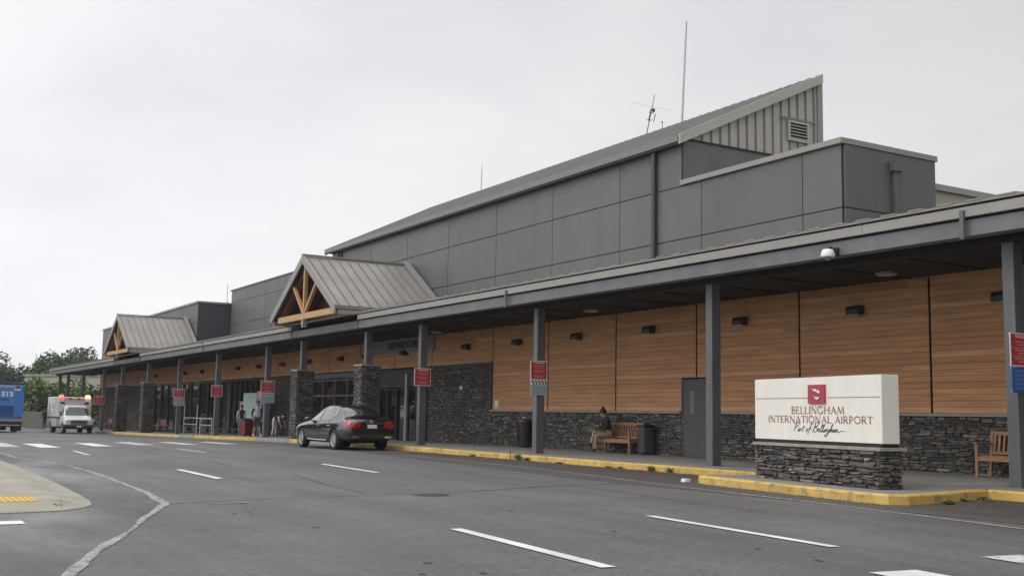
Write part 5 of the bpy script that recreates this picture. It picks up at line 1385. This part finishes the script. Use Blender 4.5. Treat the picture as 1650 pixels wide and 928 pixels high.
def sedan(label, loc, rz, paint):
    t = thing('parked_car', label, 'car', loc, rz)
    st = [(2.50, .60, .34, .56, .64, .48), (2.43, .78, .26, .66, .71, .62), (2.2, .87, .22, .745, .79, .70), (1.9, .912, .2, .80, .86, .75), (1.45, .922, .2, .85, .92, .77), (1.02, .927, .2, .885, .965, .76),
          (.72, .93, .2, .905, 1.12, .66), (.32, .935, .2, .92, 1.36, .61), (-.1, .936, .2, .93, 1.485, .60), (-.6, .936, .2, .94, 1.515, .595), (-1.08, .932, .2, .95, 1.475, .59), (-1.48, .927, .21, .96, 1.35, .585),
          (-1.80, .918, .23, .97, 1.14, .61), (-2.02, .90, .25, .972, 1.055, .69), (-2.32, .865, .29, .955, 1.045, .71), (-2.46, .83, .32, .90, 1.0, .69), (-2.52, .80, .36, .80, .88, .64), (-2.55, .72, .42, .70, .76, .58)]
    XF, XB, WR = 1.49, -1.48, .345
    cut = [(x, s * .62, s * 1.2, WR - .0, .405) for x in (XF, XB) for s in (-1, 1)]
    me = finish_body(loft(st, 'body'), cut)
    me.materials.clear(); body = link('body', me, paint, t, False)
    bv = bvh_of(me)
    for x in (XF, XB):
        for s in (-1, 1):
            w = wheel(t, x, s * .80, WR, WR, .235, s)
    for ax, s in (('+y', 1), ('-y', -1)):
        decal(bv, [(.78, .955), (.62, 1.05), (.30, 1.26), (.02, 1.385), (-.12, 1.405), (-.12, .97)], ax, 'side_window', M_CARGL, t)
        rw = decal(bv, [(-.16, .97), (-.16, 1.41), (-.5, 1.43), (-.84, 1.405), (-1.16, 1.30), (-1.25, 1.18), (-1.15, 1.03), (-1.0, .985)], ax, 'side_window', M_CARGL, t)
        tr = MB(); tr.smooth = True
        tr.tube(proj_line(bv, [(.80, .945), (.3, 1.27), (0, 1.41), (-.5, 1.45), (-.86, 1.425), (-1.18, 1.315), (-1.275, 1.18), (-1.17, 1.015), (-1.0, .968), (-.1, .953), (.80, .945)], ax), .012, 6); tr.build('window_trim', M_CHROME, t, local=True)
        tr = MB()
        for ln in ([(.82, .93), (.86, .6), (.78, .32)], [(-.14, .93), (-.14, .34)], [(-1.02, .95), (-1.08, .8)]): tr.tube(proj_line(bv, ln, ax, .0015), .006, 5)
        tr.build('door_gap', M_BLACK, body, local=True)
        for x in (.02, -.98):
            tr = MB(); tr.tube(proj_line(bv, [(x, .80), (x - .2, .805)], ax, .018), .016, 6); tr.build('door_handle', M_CHROME, t, local=True)
        tr = MB(); tr.tube(proj_line(bv, [(1.0, .31), (0, .30), (-1.0, .31)], ax, .006), .018, 6); tr.build('sill_trim', M_CHROME, t, local=True)
        decal(bv, [(-.105, .96), (-.105, 1.40), (-.175, 1.405), (-.175, .96)], ax, 'door_pillar', M_BLACK, t, .011, 2)
        # mirror
        mb = MB(); mb.smooth = True; mb.blob((.66, s * 1.0, 1.0), .1, .115, .075, 10, 8); mb.tube([(.66, s * .86, .96), (.66, s * .95, .98)], .03, 6); mb.build('wing_mirror', paint, t, local=True)
        decal(bv, [(2.4, .62), (2.1, .66), (1.95, .75), (2.2, .765), (2.42, .70)], ax, 'headlight', M_HEAD, t, .005, 2)
        decal(bv, [(-2.12, .93), (-2.45, .93), (-2.5, .80), (-2.32, .74), (-2.2, .82)], ax, 'tail_light', M_TAIL, t, .007, 2)
        decal(bv, [(s * .84, .935), (s * .40, .925), (s * .42, .78), (s * .6, .74), (s * .82, .75)], '-x', 'tail_light', M_TAIL, t, .007, 3)
        decal(bv, [(s * .72, .42), (s * .45, .42), (s * .47, .475), (s * .7, .48)], '-x', 'exhaust_tip', M_CHROME, t, .012, 1)
        tr = MB(); tr.tube(proj_line(bv, [(s * .83, .945), (s * .42, .94)], '-x', .012), .012, 6); tr.build('tail_light_trim', M_CHROME, t, local=True)
    decal(bv, [(-1.14, -.50), (-1.14, .50), (-1.86, .60), (-1.86, -.60)], '+z', 'rear_window', M_CARGL, t, .006, 4)
    decal(bv, [(.98, -.68), (.98, .68), (.2, .54), (.2, -.54)], '+z', 'windscreen', M_CARGL, t, .006, 4)
    decal(bv, [(-.17, .85), (.17, .85), (.17, .735), (-.17, .735)], '-x', 'licence_plate', M_PLATE, t, .012, 1)
    mb = MB(); mb.tube(proj_line(bv, [(-.38, .90), (.38, .90)], '-x', .012), .014, 6); mb.build('boot_trim', M_CHROME, t, local=True)
    mb = MB(); q = proj_line(bv, [(-.03, .955), (.03, .955)], '-x', .012)
    if q:
        c = q[0]; mb.tube([c + Vector((-.012, .035 + .055 * math.cos(2 * math.pi * k / 16), .035 * math.sin(2 * math.pi * k / 16))) for k in range(17)], .009, 6); mb.build('boot_emblem', M_CHROME, t, local=True)
    tr = MB(); tr.tube(proj_line(bv, [(-.75, .70), (0, .70), (.75, .70)], '-x', .002), .007, 5); tr.build('boot_gap', M_BLACK, body, local=True)
    decal(bv, [(s_ * 1.0, z_) for s_, z_ in ((-.6, .46), (.6, .46), (.62, .36), (-.62, .36))], '-x', 'lower_bumper', M_BLACK, t, .006, 2)
    return t
PAINT_BLK = mat('black_car_paint', (.012, .012, .014), .18, spec=.5, coat=1.0)
cx_, cy_ = -35.82, 14.62
sedan('black four-door sedan parked at the kerb by the entrance', (cx_, cy_, zr(cx_)), R(180.5), PAINT_BLK)

# ambulance (front at local +x)
def ambulance():
    q = ground_at(128, 698); X0 = -81.0
    t = thing('ambulance', 'white ambulance with flashing roof lights parked at the kerb', 'ambulance', (X0, 13.58, zr(X0 - 2)), 0); t.scale = (1, 1, .94)
    WHT = mat('white_vehicle_paint', (.66, .66, .66), .3, coat=.6); DST = mat('dark_stripe', (.05, .055, .07), .4); SIL = mat('silver_lower_panel', (.46, .47, .48), .35)
    mb = MB(); mb.box(-6.7, -2.25, -1.15, 1.15, 1.2, 2.72); mb.build('box_body', WHT, t, .06, local=True)
    mb = MB(); mb.box(-6.7, -2.25, -1.16, 1.16, .5, 1.1); b2 = mb.mesh('lower'); 
    o = bpy.data.objects.new('tmp', b2); COL.objects.link(o); co_ = MB(); co_.tube([(-5.0, -2, .4), (-5.0, 2, .4)], .48, 24); c2 = bpy.data.objects.new('cut', co_.mesh('cut')); COL.objects.link(c2)
    bl = o.modifiers.new('b', 'BOOLEAN'); bl.object = c2; bl.operation = 'DIFFERENCE'; bpy.context.view_layer.update(); fm = evaluated_mesh(o); bpy.data.objects.remove(o); bpy.data.objects.remove(c2)
    fm.materials.clear(); link('lower_skirt', fm, SIL, t, False)
    mb = MB(); mb.box(-6.68, -2.2, -1.165, 1.165, 1.102, 1.198); mb.build('side_stripe', DST, t, local=True)
    mb = MB(); mb.box(-6.6, -.4, -.8, .8, .35, .5); mb.build('chassis', M_BLACK, t, local=True)
    # cab: lofted van nose
    st = [(-2.3, .99, .45, 1.28, 2.12, .82), (-1.75, .99, .45, 1.28, 2.1, .82), (-1.45, .99, .45, 1.27, 2.02, .80), (-1.0, .99, .45, 1.24, 1.52, .88), (-.8, .985, .45, 1.18, 1.30, .9), (-.35, .97, .45, 1.1, 1.2, .88), (-.08, .95, .47, 1.03, 1.12, .86), (0, .9, .5, .95, 1.02, .82)]
    me = finish_body(loft(st, 'cab'), [(-.85, s * .7, s * 1.4, .4, .46) for s in (-1, 1)], 2); me.materials.clear(); link('cab', me, WHT, t, False); bv = bvh_of(me)
    decal(bv, [(-.80, 1.33), (.80, 1.33), (.72, 1.98), (-.72, 1.98)], '+x', 'windscreen', mat('ambulance_glass', (.05, .055, .055), .06, spec=.8), t, .01, 3)
    for ax, s in (('+y', 1), ('-y', -1)):
        decal(bv, [(-1.0, 1.32), (-1.4, 1.92), (-2.15, 1.98), (-2.15, 1.32)], ax, 'side_window', M_CARGL, t, .01, 3)
        mb = MB(); mb.box(-1.12, -1.0, s * 1.02 - .1 * (s < 0), s * 1.02 + .1 * (s > 0) + .0, 1.3, 1.62); mb.bar((-1.2, s * .96, 1.32), (-1.06, s * 1.08, 1.4), .04, .04); mb.build('wing_mirror', M_BLACK, t, local=True)
        wheel(t, -.85, s * .86, .39, .39, .24, s, 8); wheel(t, -5.0, s * .92, .39, .39, .28, s, 8)
        mb = MB(); mb.box(-.02, .035, s * .72 - .16, s * .72 + .16, .82, 1.0); mb.build('headlight', M_HEAD, t, .01, local=True)
        mb = MB(); mb.box(-2.24, -2.235 + .012, s * .8 - .15, s * .8 + .15, 2.2, 2.34); mb.build('box_window', M_GLASS, t, local=True)
    for (y, e, s_) in ((-.92, (1, .08, .04), 14), (.86, (1, .42, .18), 22)):
        mb = MB(); mb.box(-2.3, -2.12, y - .14, y + .14, 2.68, 2.86); mb.build('beacon', mat('beacon_%d' % s_, (.8, .1, .06), .3, emit=e, estr=s_ * .35), t, .03, local=True)
    mb = MB(); mb.box(-2.24, -2.1, -.72, .66, 2.52, 2.66); lb_ = mb.build('light_bar', WHT, t, local=True)
    for k in range(5):
        y = -.62 + .29 * k; mb = MB(); mb.box(-2.098, -2.08, y - .11, y + .11, 2.54, 2.64); mb.build('lens', mat('dim_red_lens', (.55, .10, .05), .3, emit=(1, .15, .05), estr=.35) if k % 2 == 0 else M_DARKM, lb_, local=True)
    mb = MB(); mb.box(-.01, .05, -.54, .54, .72, 1.0); g = mb.build('grille', M_BLACK, t, local=True)
    mb = MB()
    for k in range(3): mb.box(.051, .06, -.54, .54, .76 + k * .085, .785 + k * .085)
    mb.build('grille_bar', M_CHROME, g, local=True)
    mb = MB(); mb.box(-.15, .16, -1.0, 1.0, .48, .66); mb.build('bumper', M_BLACK, t, .03, local=True)
    mb = MB(); mb.box(-.12, .165, -.98, .98, .662, .715); mb.build('bumper_trim', M_CHROME, t, local=True)
    mb = MB(); mb.box(.162, .17, -.16, .16, .5, .62); mb.build('licence_plate', M_PLATE, t, local=True)
    mb = MB(); mb.box(-4.6, -3.6, -1.172, -1.151, 1.25, 2.4); d = mb.build('side_door', WHT, t, local=True)
    mb = MB(); mb.box(-4.3, -3.9, -1.178, -1.1725, 1.8, 2.2); mb.build('window', M_GLASS, d, local=True)
    mb = MB(); mb.tube([(-3.0, -1.2, 1.3), (-3.0, -1.2, 1.9)], .025, 6); mb.build('grab_rail', M_CHROME, t, local=True)
    mb = MB(); mb.box(-6.1, -5.1, -1.158, -1.151, 1.45, 2.3); mb.build('locker_door', SIL, t, local=True)
ambulance()

# blue coach seen from the rear (rear at local x=0, body towards -x)
def coach():
    X0 = -86.0; qr = at_x(38.5, 660, X0); 
    t = thing('coach', 'blue coach with a white number driving away at the left edge', 'bus', (X0, qr.y - 1.28, zr(X0)), 0)
    BLU = mat('blue_coach_paint', (.035, .19, .50), .3, coat=.8); BLK = M_BLACK
    mb = MB(); mb.box(-11.5, 0, -1.27, 1.27, .95, 3.42); mb.build('body', BLU, t, .16, local=True)
    mb = MB(); mb.box(-11.4, -.06, -1.2, 1.2, 3.4, 3.55); mb.build('roof', mat('dark_roof', (.02, .025, .04), .5), t, .05, local=True)
    mb = MB(); mb.box(-.05, .02, -1.0, 1.05, 3.2, 3.34); m_ = mb.build('marker_strip', mat('pale_strip', (.35, .35, .42), .5), t, local=True)
    for y, nm in ((.8, 'red'), (-.75, 'red')):
        mb = MB(); mb.box(.021, .03, y - .15, y + .15, 3.21, 3.33); mb.build('marker_light', M_TAIL, m_, local=True)
    mb = MB(); mb.box(-11.3, .0, -1.2, 1.2, .42, .948); mb.build('lower_body', BLK, t, local=True)
    mb = MB(); mb.box(-.2, .09, -1.2, 1.2, .78, .97); mb.build('bumper', mat('grey_bumper', (.26, .26, .28), .4), t, .03, local=True)
    mb = MB(); mb.box(.001, .06, -1.1, 1.1, .5, .56); mb.build('tow_bar', M_GALV, t, local=True)
    for s in (-1, 1):
        mb = MB(); mb.box(.001, .03, s * 1.0 - .14, s * 1.0 + .14, .98, 1.12); mb.build('tail_light', M_TAIL, t, local=True)
        for xx in (-2.6, -9.5): wheel(t, xx, s * 1.0, .5, .5, .4, s, 8)
        mb = MB(); mb.box(-.32, -.25, s * .95 - .3, s * .95 + .22 + .03, .0 + .12, .42); mb.build('mudflap', BLK, t, local=True)
    text_local('513', .46, frame((.012, .12, 2.72), (0, 1, 0), (0, 0, 1)), 'number', M_SWHITE, t, 1.15)
    mb = MB(); mb.box(.001, .02, -.3, .3, 2.3, 2.37); mb.build('handle', BLK, t, local=True)
    mb = MB(); mb.box(.001, .008, .55, 1.0, 3.0, 3.1); mb.build('corner_decal', M_SWHITE, t, local=True)
    mb = MB(); mb.box(.001, .008, -.6, .6, 1.15, 1.9); mb.build('engine_grille', mat('navy_grille', (.015, .06, .22), .4), t, local=True)
def text_local(body, size, Mx, name, material, parent, sx=1.0):
    o = text_into(body, size, Mx, name, material, None, .004, bold=.02, sx=sx); o.parent = parent; return o
coach()

# ------------------------------------------------------------------ background: fence, shrubs, warehouse, trees
def leaf_cloud(mb, c, r, n, s, seed, squash=.8):
    rr = random.Random(seed)
    lobes = [(Vector(c) + Vector((rr.uniform(-1, 1) * r * .75, rr.uniform(-1, 1) * r * .75, rr.uniform(-.8, 1) * r * squash * .8)), r * rr.uniform(.25, .6)) for _ in range(13)]
    for i in range(n):
        lc, lr = rr.choice(lobes); d = Vector((rr.gauss(0, 1), rr.gauss(0, 1), rr.gauss(0, 1))).normalized()
        p = lc + Vector((d.x, d.y, d.z * squash)) * lr * (rr.random() ** .33)
        u = Vector((rr.uniform(-1, 1), rr.uniform(-1, 1), rr.uniform(-.6, .6))).normalized(); v = u.orthogonal().normalized()
        a = s * rr.uniform(.5, 1.2)
        mb.add([p - u * a * .5, p + v * a * .35, p + u * a * .5, p - v * a * .35], [(0, 1, 2, 3)])
def tree(x, y, h, r, label, leaf, seed, n=1500, s=.55, conifer=False, name='tree', group=None, bare=False):
    z = zr(x); t = thing(name, label, 'tree' if name != 'shrub' else 'shrub', (x, y, z), 0, group); rr = random.Random(seed)
    mb = MB(); th = h * (.95 if conifer or bare else .62); lean = rr.uniform(-.3, .3)
    mb.tube([(0, 0, -.3), (lean * .3, 0, th * .5), (lean, 0, th)], [h * .022 + .05, h * .015 + .03, .03], 8)
    for k in range(26 if bare else 7):
        a = rr.uniform(0, 6.28); z0 = th * rr.uniform(.4, .95); l = r * rr.uniform(.4, .9) * (1.15 - z0 / th if bare else 1)
        mb.tube([(lean * z0 / th, 0, z0), (math.cos(a) * l + lean, math.sin(a) * l, z0 + l * (.25 if bare else .6))], [.06, .02], 5)
    mb.build('trunk', M_BARK, t, local=True)
    mb = MB()
    if bare:
        leaf_cloud(mb, (lean, 0, h * .5), r * .5, 250, s * .6, seed, 2.2)
    elif conifer:
        k = 0
        while k < n:
            f = rr.random() ** .8; zz = h * (.15 + .85 * f); rad = r * (1 - f) * rr.uniform(.35, 1) + .1; a = rr.choice(range(11)) * .571 + rr.uniform(-.3, .3) + zz * 1.7
            p = Vector((math.cos(a) * rad, math.sin(a) * rad, zz - rad * .3)); d = Vector((math.cos(a), math.sin(a), -.35)); v = Vector((-math.sin(a), math.cos(a), rr.uniform(-.4, .4))); q = s * rr.uniform(.5, 1.1)
            mb.add([p - d * q * .5, p + v * q * .35, p + d * q * .6, p - v * q * .35], [(0, 1, 2, 3)]); k += 1
    else:
        leaf_cloud(mb, (lean, 0, h - r * .85), r, n, s, seed, (h * .42) / r if h * .42 > r else .85)
    mb.build('crown', leaf, t, local=True)
    return t
def far(px, py, dist):     # a place at a given distance along a pixel's ground direction
    d = ray(px, py); d = Vector((d.x, d.y, 0)).normalized(); return EYE.x + d.x * dist, EYE.y + d.y * dist
def height_at(px, py, dist, zb):
    d = ray(px, py); return EYE.z + d.z / math.hypot(d.x, d.y) * dist - zb
GT = 'trees beyond the far end of the terminal'
for i, (px, top, dist, r, lf, con, lb) in enumerate([
    (-18, 572, 215, 6.0, M_LEAFA, False, 'broad dark tree cut by the left picture edge'), (15, 560, 220, 5.2, M_LEAFA, False, 'tall round dark tree behind the coach'), (36, 577, 235, 4.6, M_LEAFB, False, 'mid green tree right of the tall round one'),
    (60, 546, 240, 3.2, M_LEAFA, True, 'thin bare-topped spire tree rising above the others'), (74, 572, 225, 5.0, M_LEAFB, False, 'green bushy tree beside the thin spire tree'), (91, 572, 240, 4.4, M_LEAFA, False, 'dark tree behind the end of the canopy roof'),
    (106, 560, 230, 4.6, M_LEAFA, False, 'tallest dark tree above the canopy end'), (128, 567, 245, 3.6, M_LEAFB, False, 'lone loose tree nearest the terminal roof'), (146, 588, 250, 5, M_LEAFA, False, 'tree mostly hidden behind the canopy roof'), (52, 585, 215, 5.4, M_LEAFB, False, 'low green tree in front of the spire tree')]):
    x, y = far(px, top, dist); tree(x, y, height_at(px, top, dist, zr(x)) * .86, r, lb, lf, 100 + i, 4200, .62, False, 'tree', GT, bare=con)
for i, (px, top, dist, r, lf, lb) in enumerate([(50, 617, 142, 3.0, M_LEAFC, 'bright green shrub left of the ambulance behind the fence'), (68, 611, 145, 3.2, M_LEAFC, 'tall bright shrub between the coach and ambulance'), (84, 622, 140, 2.6, M_LEAFB, 'mid green shrub behind the ambulance roof'), (30, 622, 148, 3.0, M_LEAFB, 'green shrub partly hidden by the coach'), (122, 622, 140, 3.0, M_LEAFB, 'shrub seen between the canopy end columns'), (142, 630, 138, 2.6, M_LEAFC, 'bright shrub behind the ambulance beacon')]):
    x, y = far(px, top, dist); tree(x, y, height_at(px, top, dist, zr(x)), r, lb, lf, 200 + i, 4000, .42, False, 'shrub', 'shrubs behind the far fence')
# warehouse
xa, ya = far(37, 650, 190); xb_, yb_ = far(185, 650, 175)
ht = height_at(60, 605, 188, zr(xa))
Wt = thing('warehouse', 'low beige warehouse behind the shrubs at the far end', 'building', ((xa + xb_) / 2, (ya + yb_) / 2, zr(xa)))
dv = Vector((xb_ - xa, yb_ - ya, 0)).normalized(); nv = Vector((-dv.y, dv.x, 0))
if nv.dot(Vector((xa, ya, 0))) < 0: nv = -nv
a0 = Vector((xa, ya, zr(xa) - .5)); b0 = Vector((xb_, yb_, zr(xa) - .5))
mb = MB(); mb.prism([a0, b0, b0 + nv * 25, a0 + nv * 25], (0, 0, ht + .4)); mb.build('wall', M_BEIGE, Wt)
mb = MB(); lift = Vector((0, 0, ht + .402)); o_ = nv * -.2
mb.prism([a0 + lift + o_ - dv * .2, b0 + lift + o_, b0 + nv * 25.2 + lift, a0 + nv * 25.2 + lift - dv * .2], (0, 0, .28)); mb.build('roof_edge', M_BEIGEC, Wt)
for f in (.1, .17):
    p = a0.lerp(b0, f) - nv * .12; mb = MB(); mb.prism([p, p + dv * .15, p + dv * .15 - nv * .12, p - nv * .12], (0, 0, ht + .3)); mb.build('downspout', M_DARKM, Wt)
p = a0.lerp(b0, .55) - nv * .06; mb = MB(); mb.prism([p + Vector((0, 0, .5)), p + dv * 6 + Vector((0, 0, .5)), p + dv * 6 - nv * .05 + Vector((0, 0, .5)), p - nv * .05 + Vector((0, 0, .5))], (0, 0, 4)); mb.build('loading_door', mat('grey_loading_door', (.25, .26, .28), .5), Wt)
# fence along the curving road
fa = Vector((*far(10, 660, 132), 0)); fb = Vector((*far(92, 660, 108), 0)); fa.z = zr(fa.x); fb.z = zr(fb.x)
Fn = thing('fence', 'grey weathered slat fence below the shrubs at the far road end', 'fence', (fa + fb) / 2)
fd = (fb - fa); fl = fd.length; fd.normalize(); fn = Vector((-fd.y, fd.x, 0))
mb = MB(); r_ = random.Random(3); u = 0
while u < fl:
    p = fa + fd * u; mb.prism([p, p + fd * .16, p + fd * .16 + fn * .03, p + fn * .03], (0, 0, 1.6 + r_.uniform(-.04, .04))); u += .19
mb.build('slats', mat('weathered_slats', (.14, .138, .12), .85, island=.3), Fn)
u = 0
while u < fl:
    p = fa + fd * u + fn * .05; mb = MB(); mb.prism([p, p + fd * .1, p + fd * .1 + fn * .1, p + fn * .1], (0, 0, 1.68)); mb.build('post', M_BARK, Fn); u += 2.6
for zz in (.4, 1.5):
    mb = MB(); mb.bar(fa + fn * .045 + Vector((0, 0, zz)), fb + fn * .045 + Vector((0, 0, zz)), .03, .09); mb.build('rail', M_BARK, Fn)
# far kerb and verge where the road bends away
kp = [ground_at(px, py) for px, py in ((80, 692.5), (66, 689), (52, 686), (38, 683.5))]
kp = [(p.x, p.y) for p in kp]
kerb(list(reversed([(kp[0][0] + 3, kp[0][1] - .25)] + kp)), M_YEL, 'kerb', 'faded far kerb where the road bends beyond the ambulance') if False else kerb([(kp[0][0] + 3, kp[0][1] - .25)] + kp, M_CONC_K, 'kerb', 'pale far kerb where the road bends beyond the ambulance')

# things across the road that the glazing mirrors
for i, (x, y) in enumerate([(-92, -16), (-99, -19), (-106, -15), (-113, -18), (-121, -15), (-129, -19), (-137, -15), (-146, -18), (-154, -14), (-162, -18), (-171, -15), (-179, -19), (-188, -15), (-197, -18), (-206, -15), (-216, -18), (-226, -15)]):
    tree(x, y, 11 + (i * 37 % 5), 5.0, 'leafy tree across the road mirrored in the terminal glazing', M_LEAFC if i % 2 else M_LEAFB, 300 + i, 1800, .8, False, 'tree', 'trees across the road')
for i in range(22):  # unseen hedge, added to cover bright sky reflected in the glazing
    tree(-96 - 6.3 * i, -11.5 - (i % 3) * .8, 5.2 + (i * 7 % 4) * .4, 3.3, 'bushy shrub added across the road to cover sky mirrored in the terminal glazing', M_LEAFB if i % 2 else M_LEAFA, 400 + i, 900, .6, False, 'shrub', 'shrubs added across the road for the reflection')
PAINT_WHT = mat('white_car_paint', (.7, .7, .7), .25, coat=1.0)
s0 = sedan('white car parked across the road mirrored in the glazing', (-128, -8, zr(-128)), R(90), PAINT_WHT); s0['group'] = 'cars across the road'
for x in (-136, -149, -158, -172, -181):
    o = copy_tree(s0); o.location = (x, -8, zr(x))
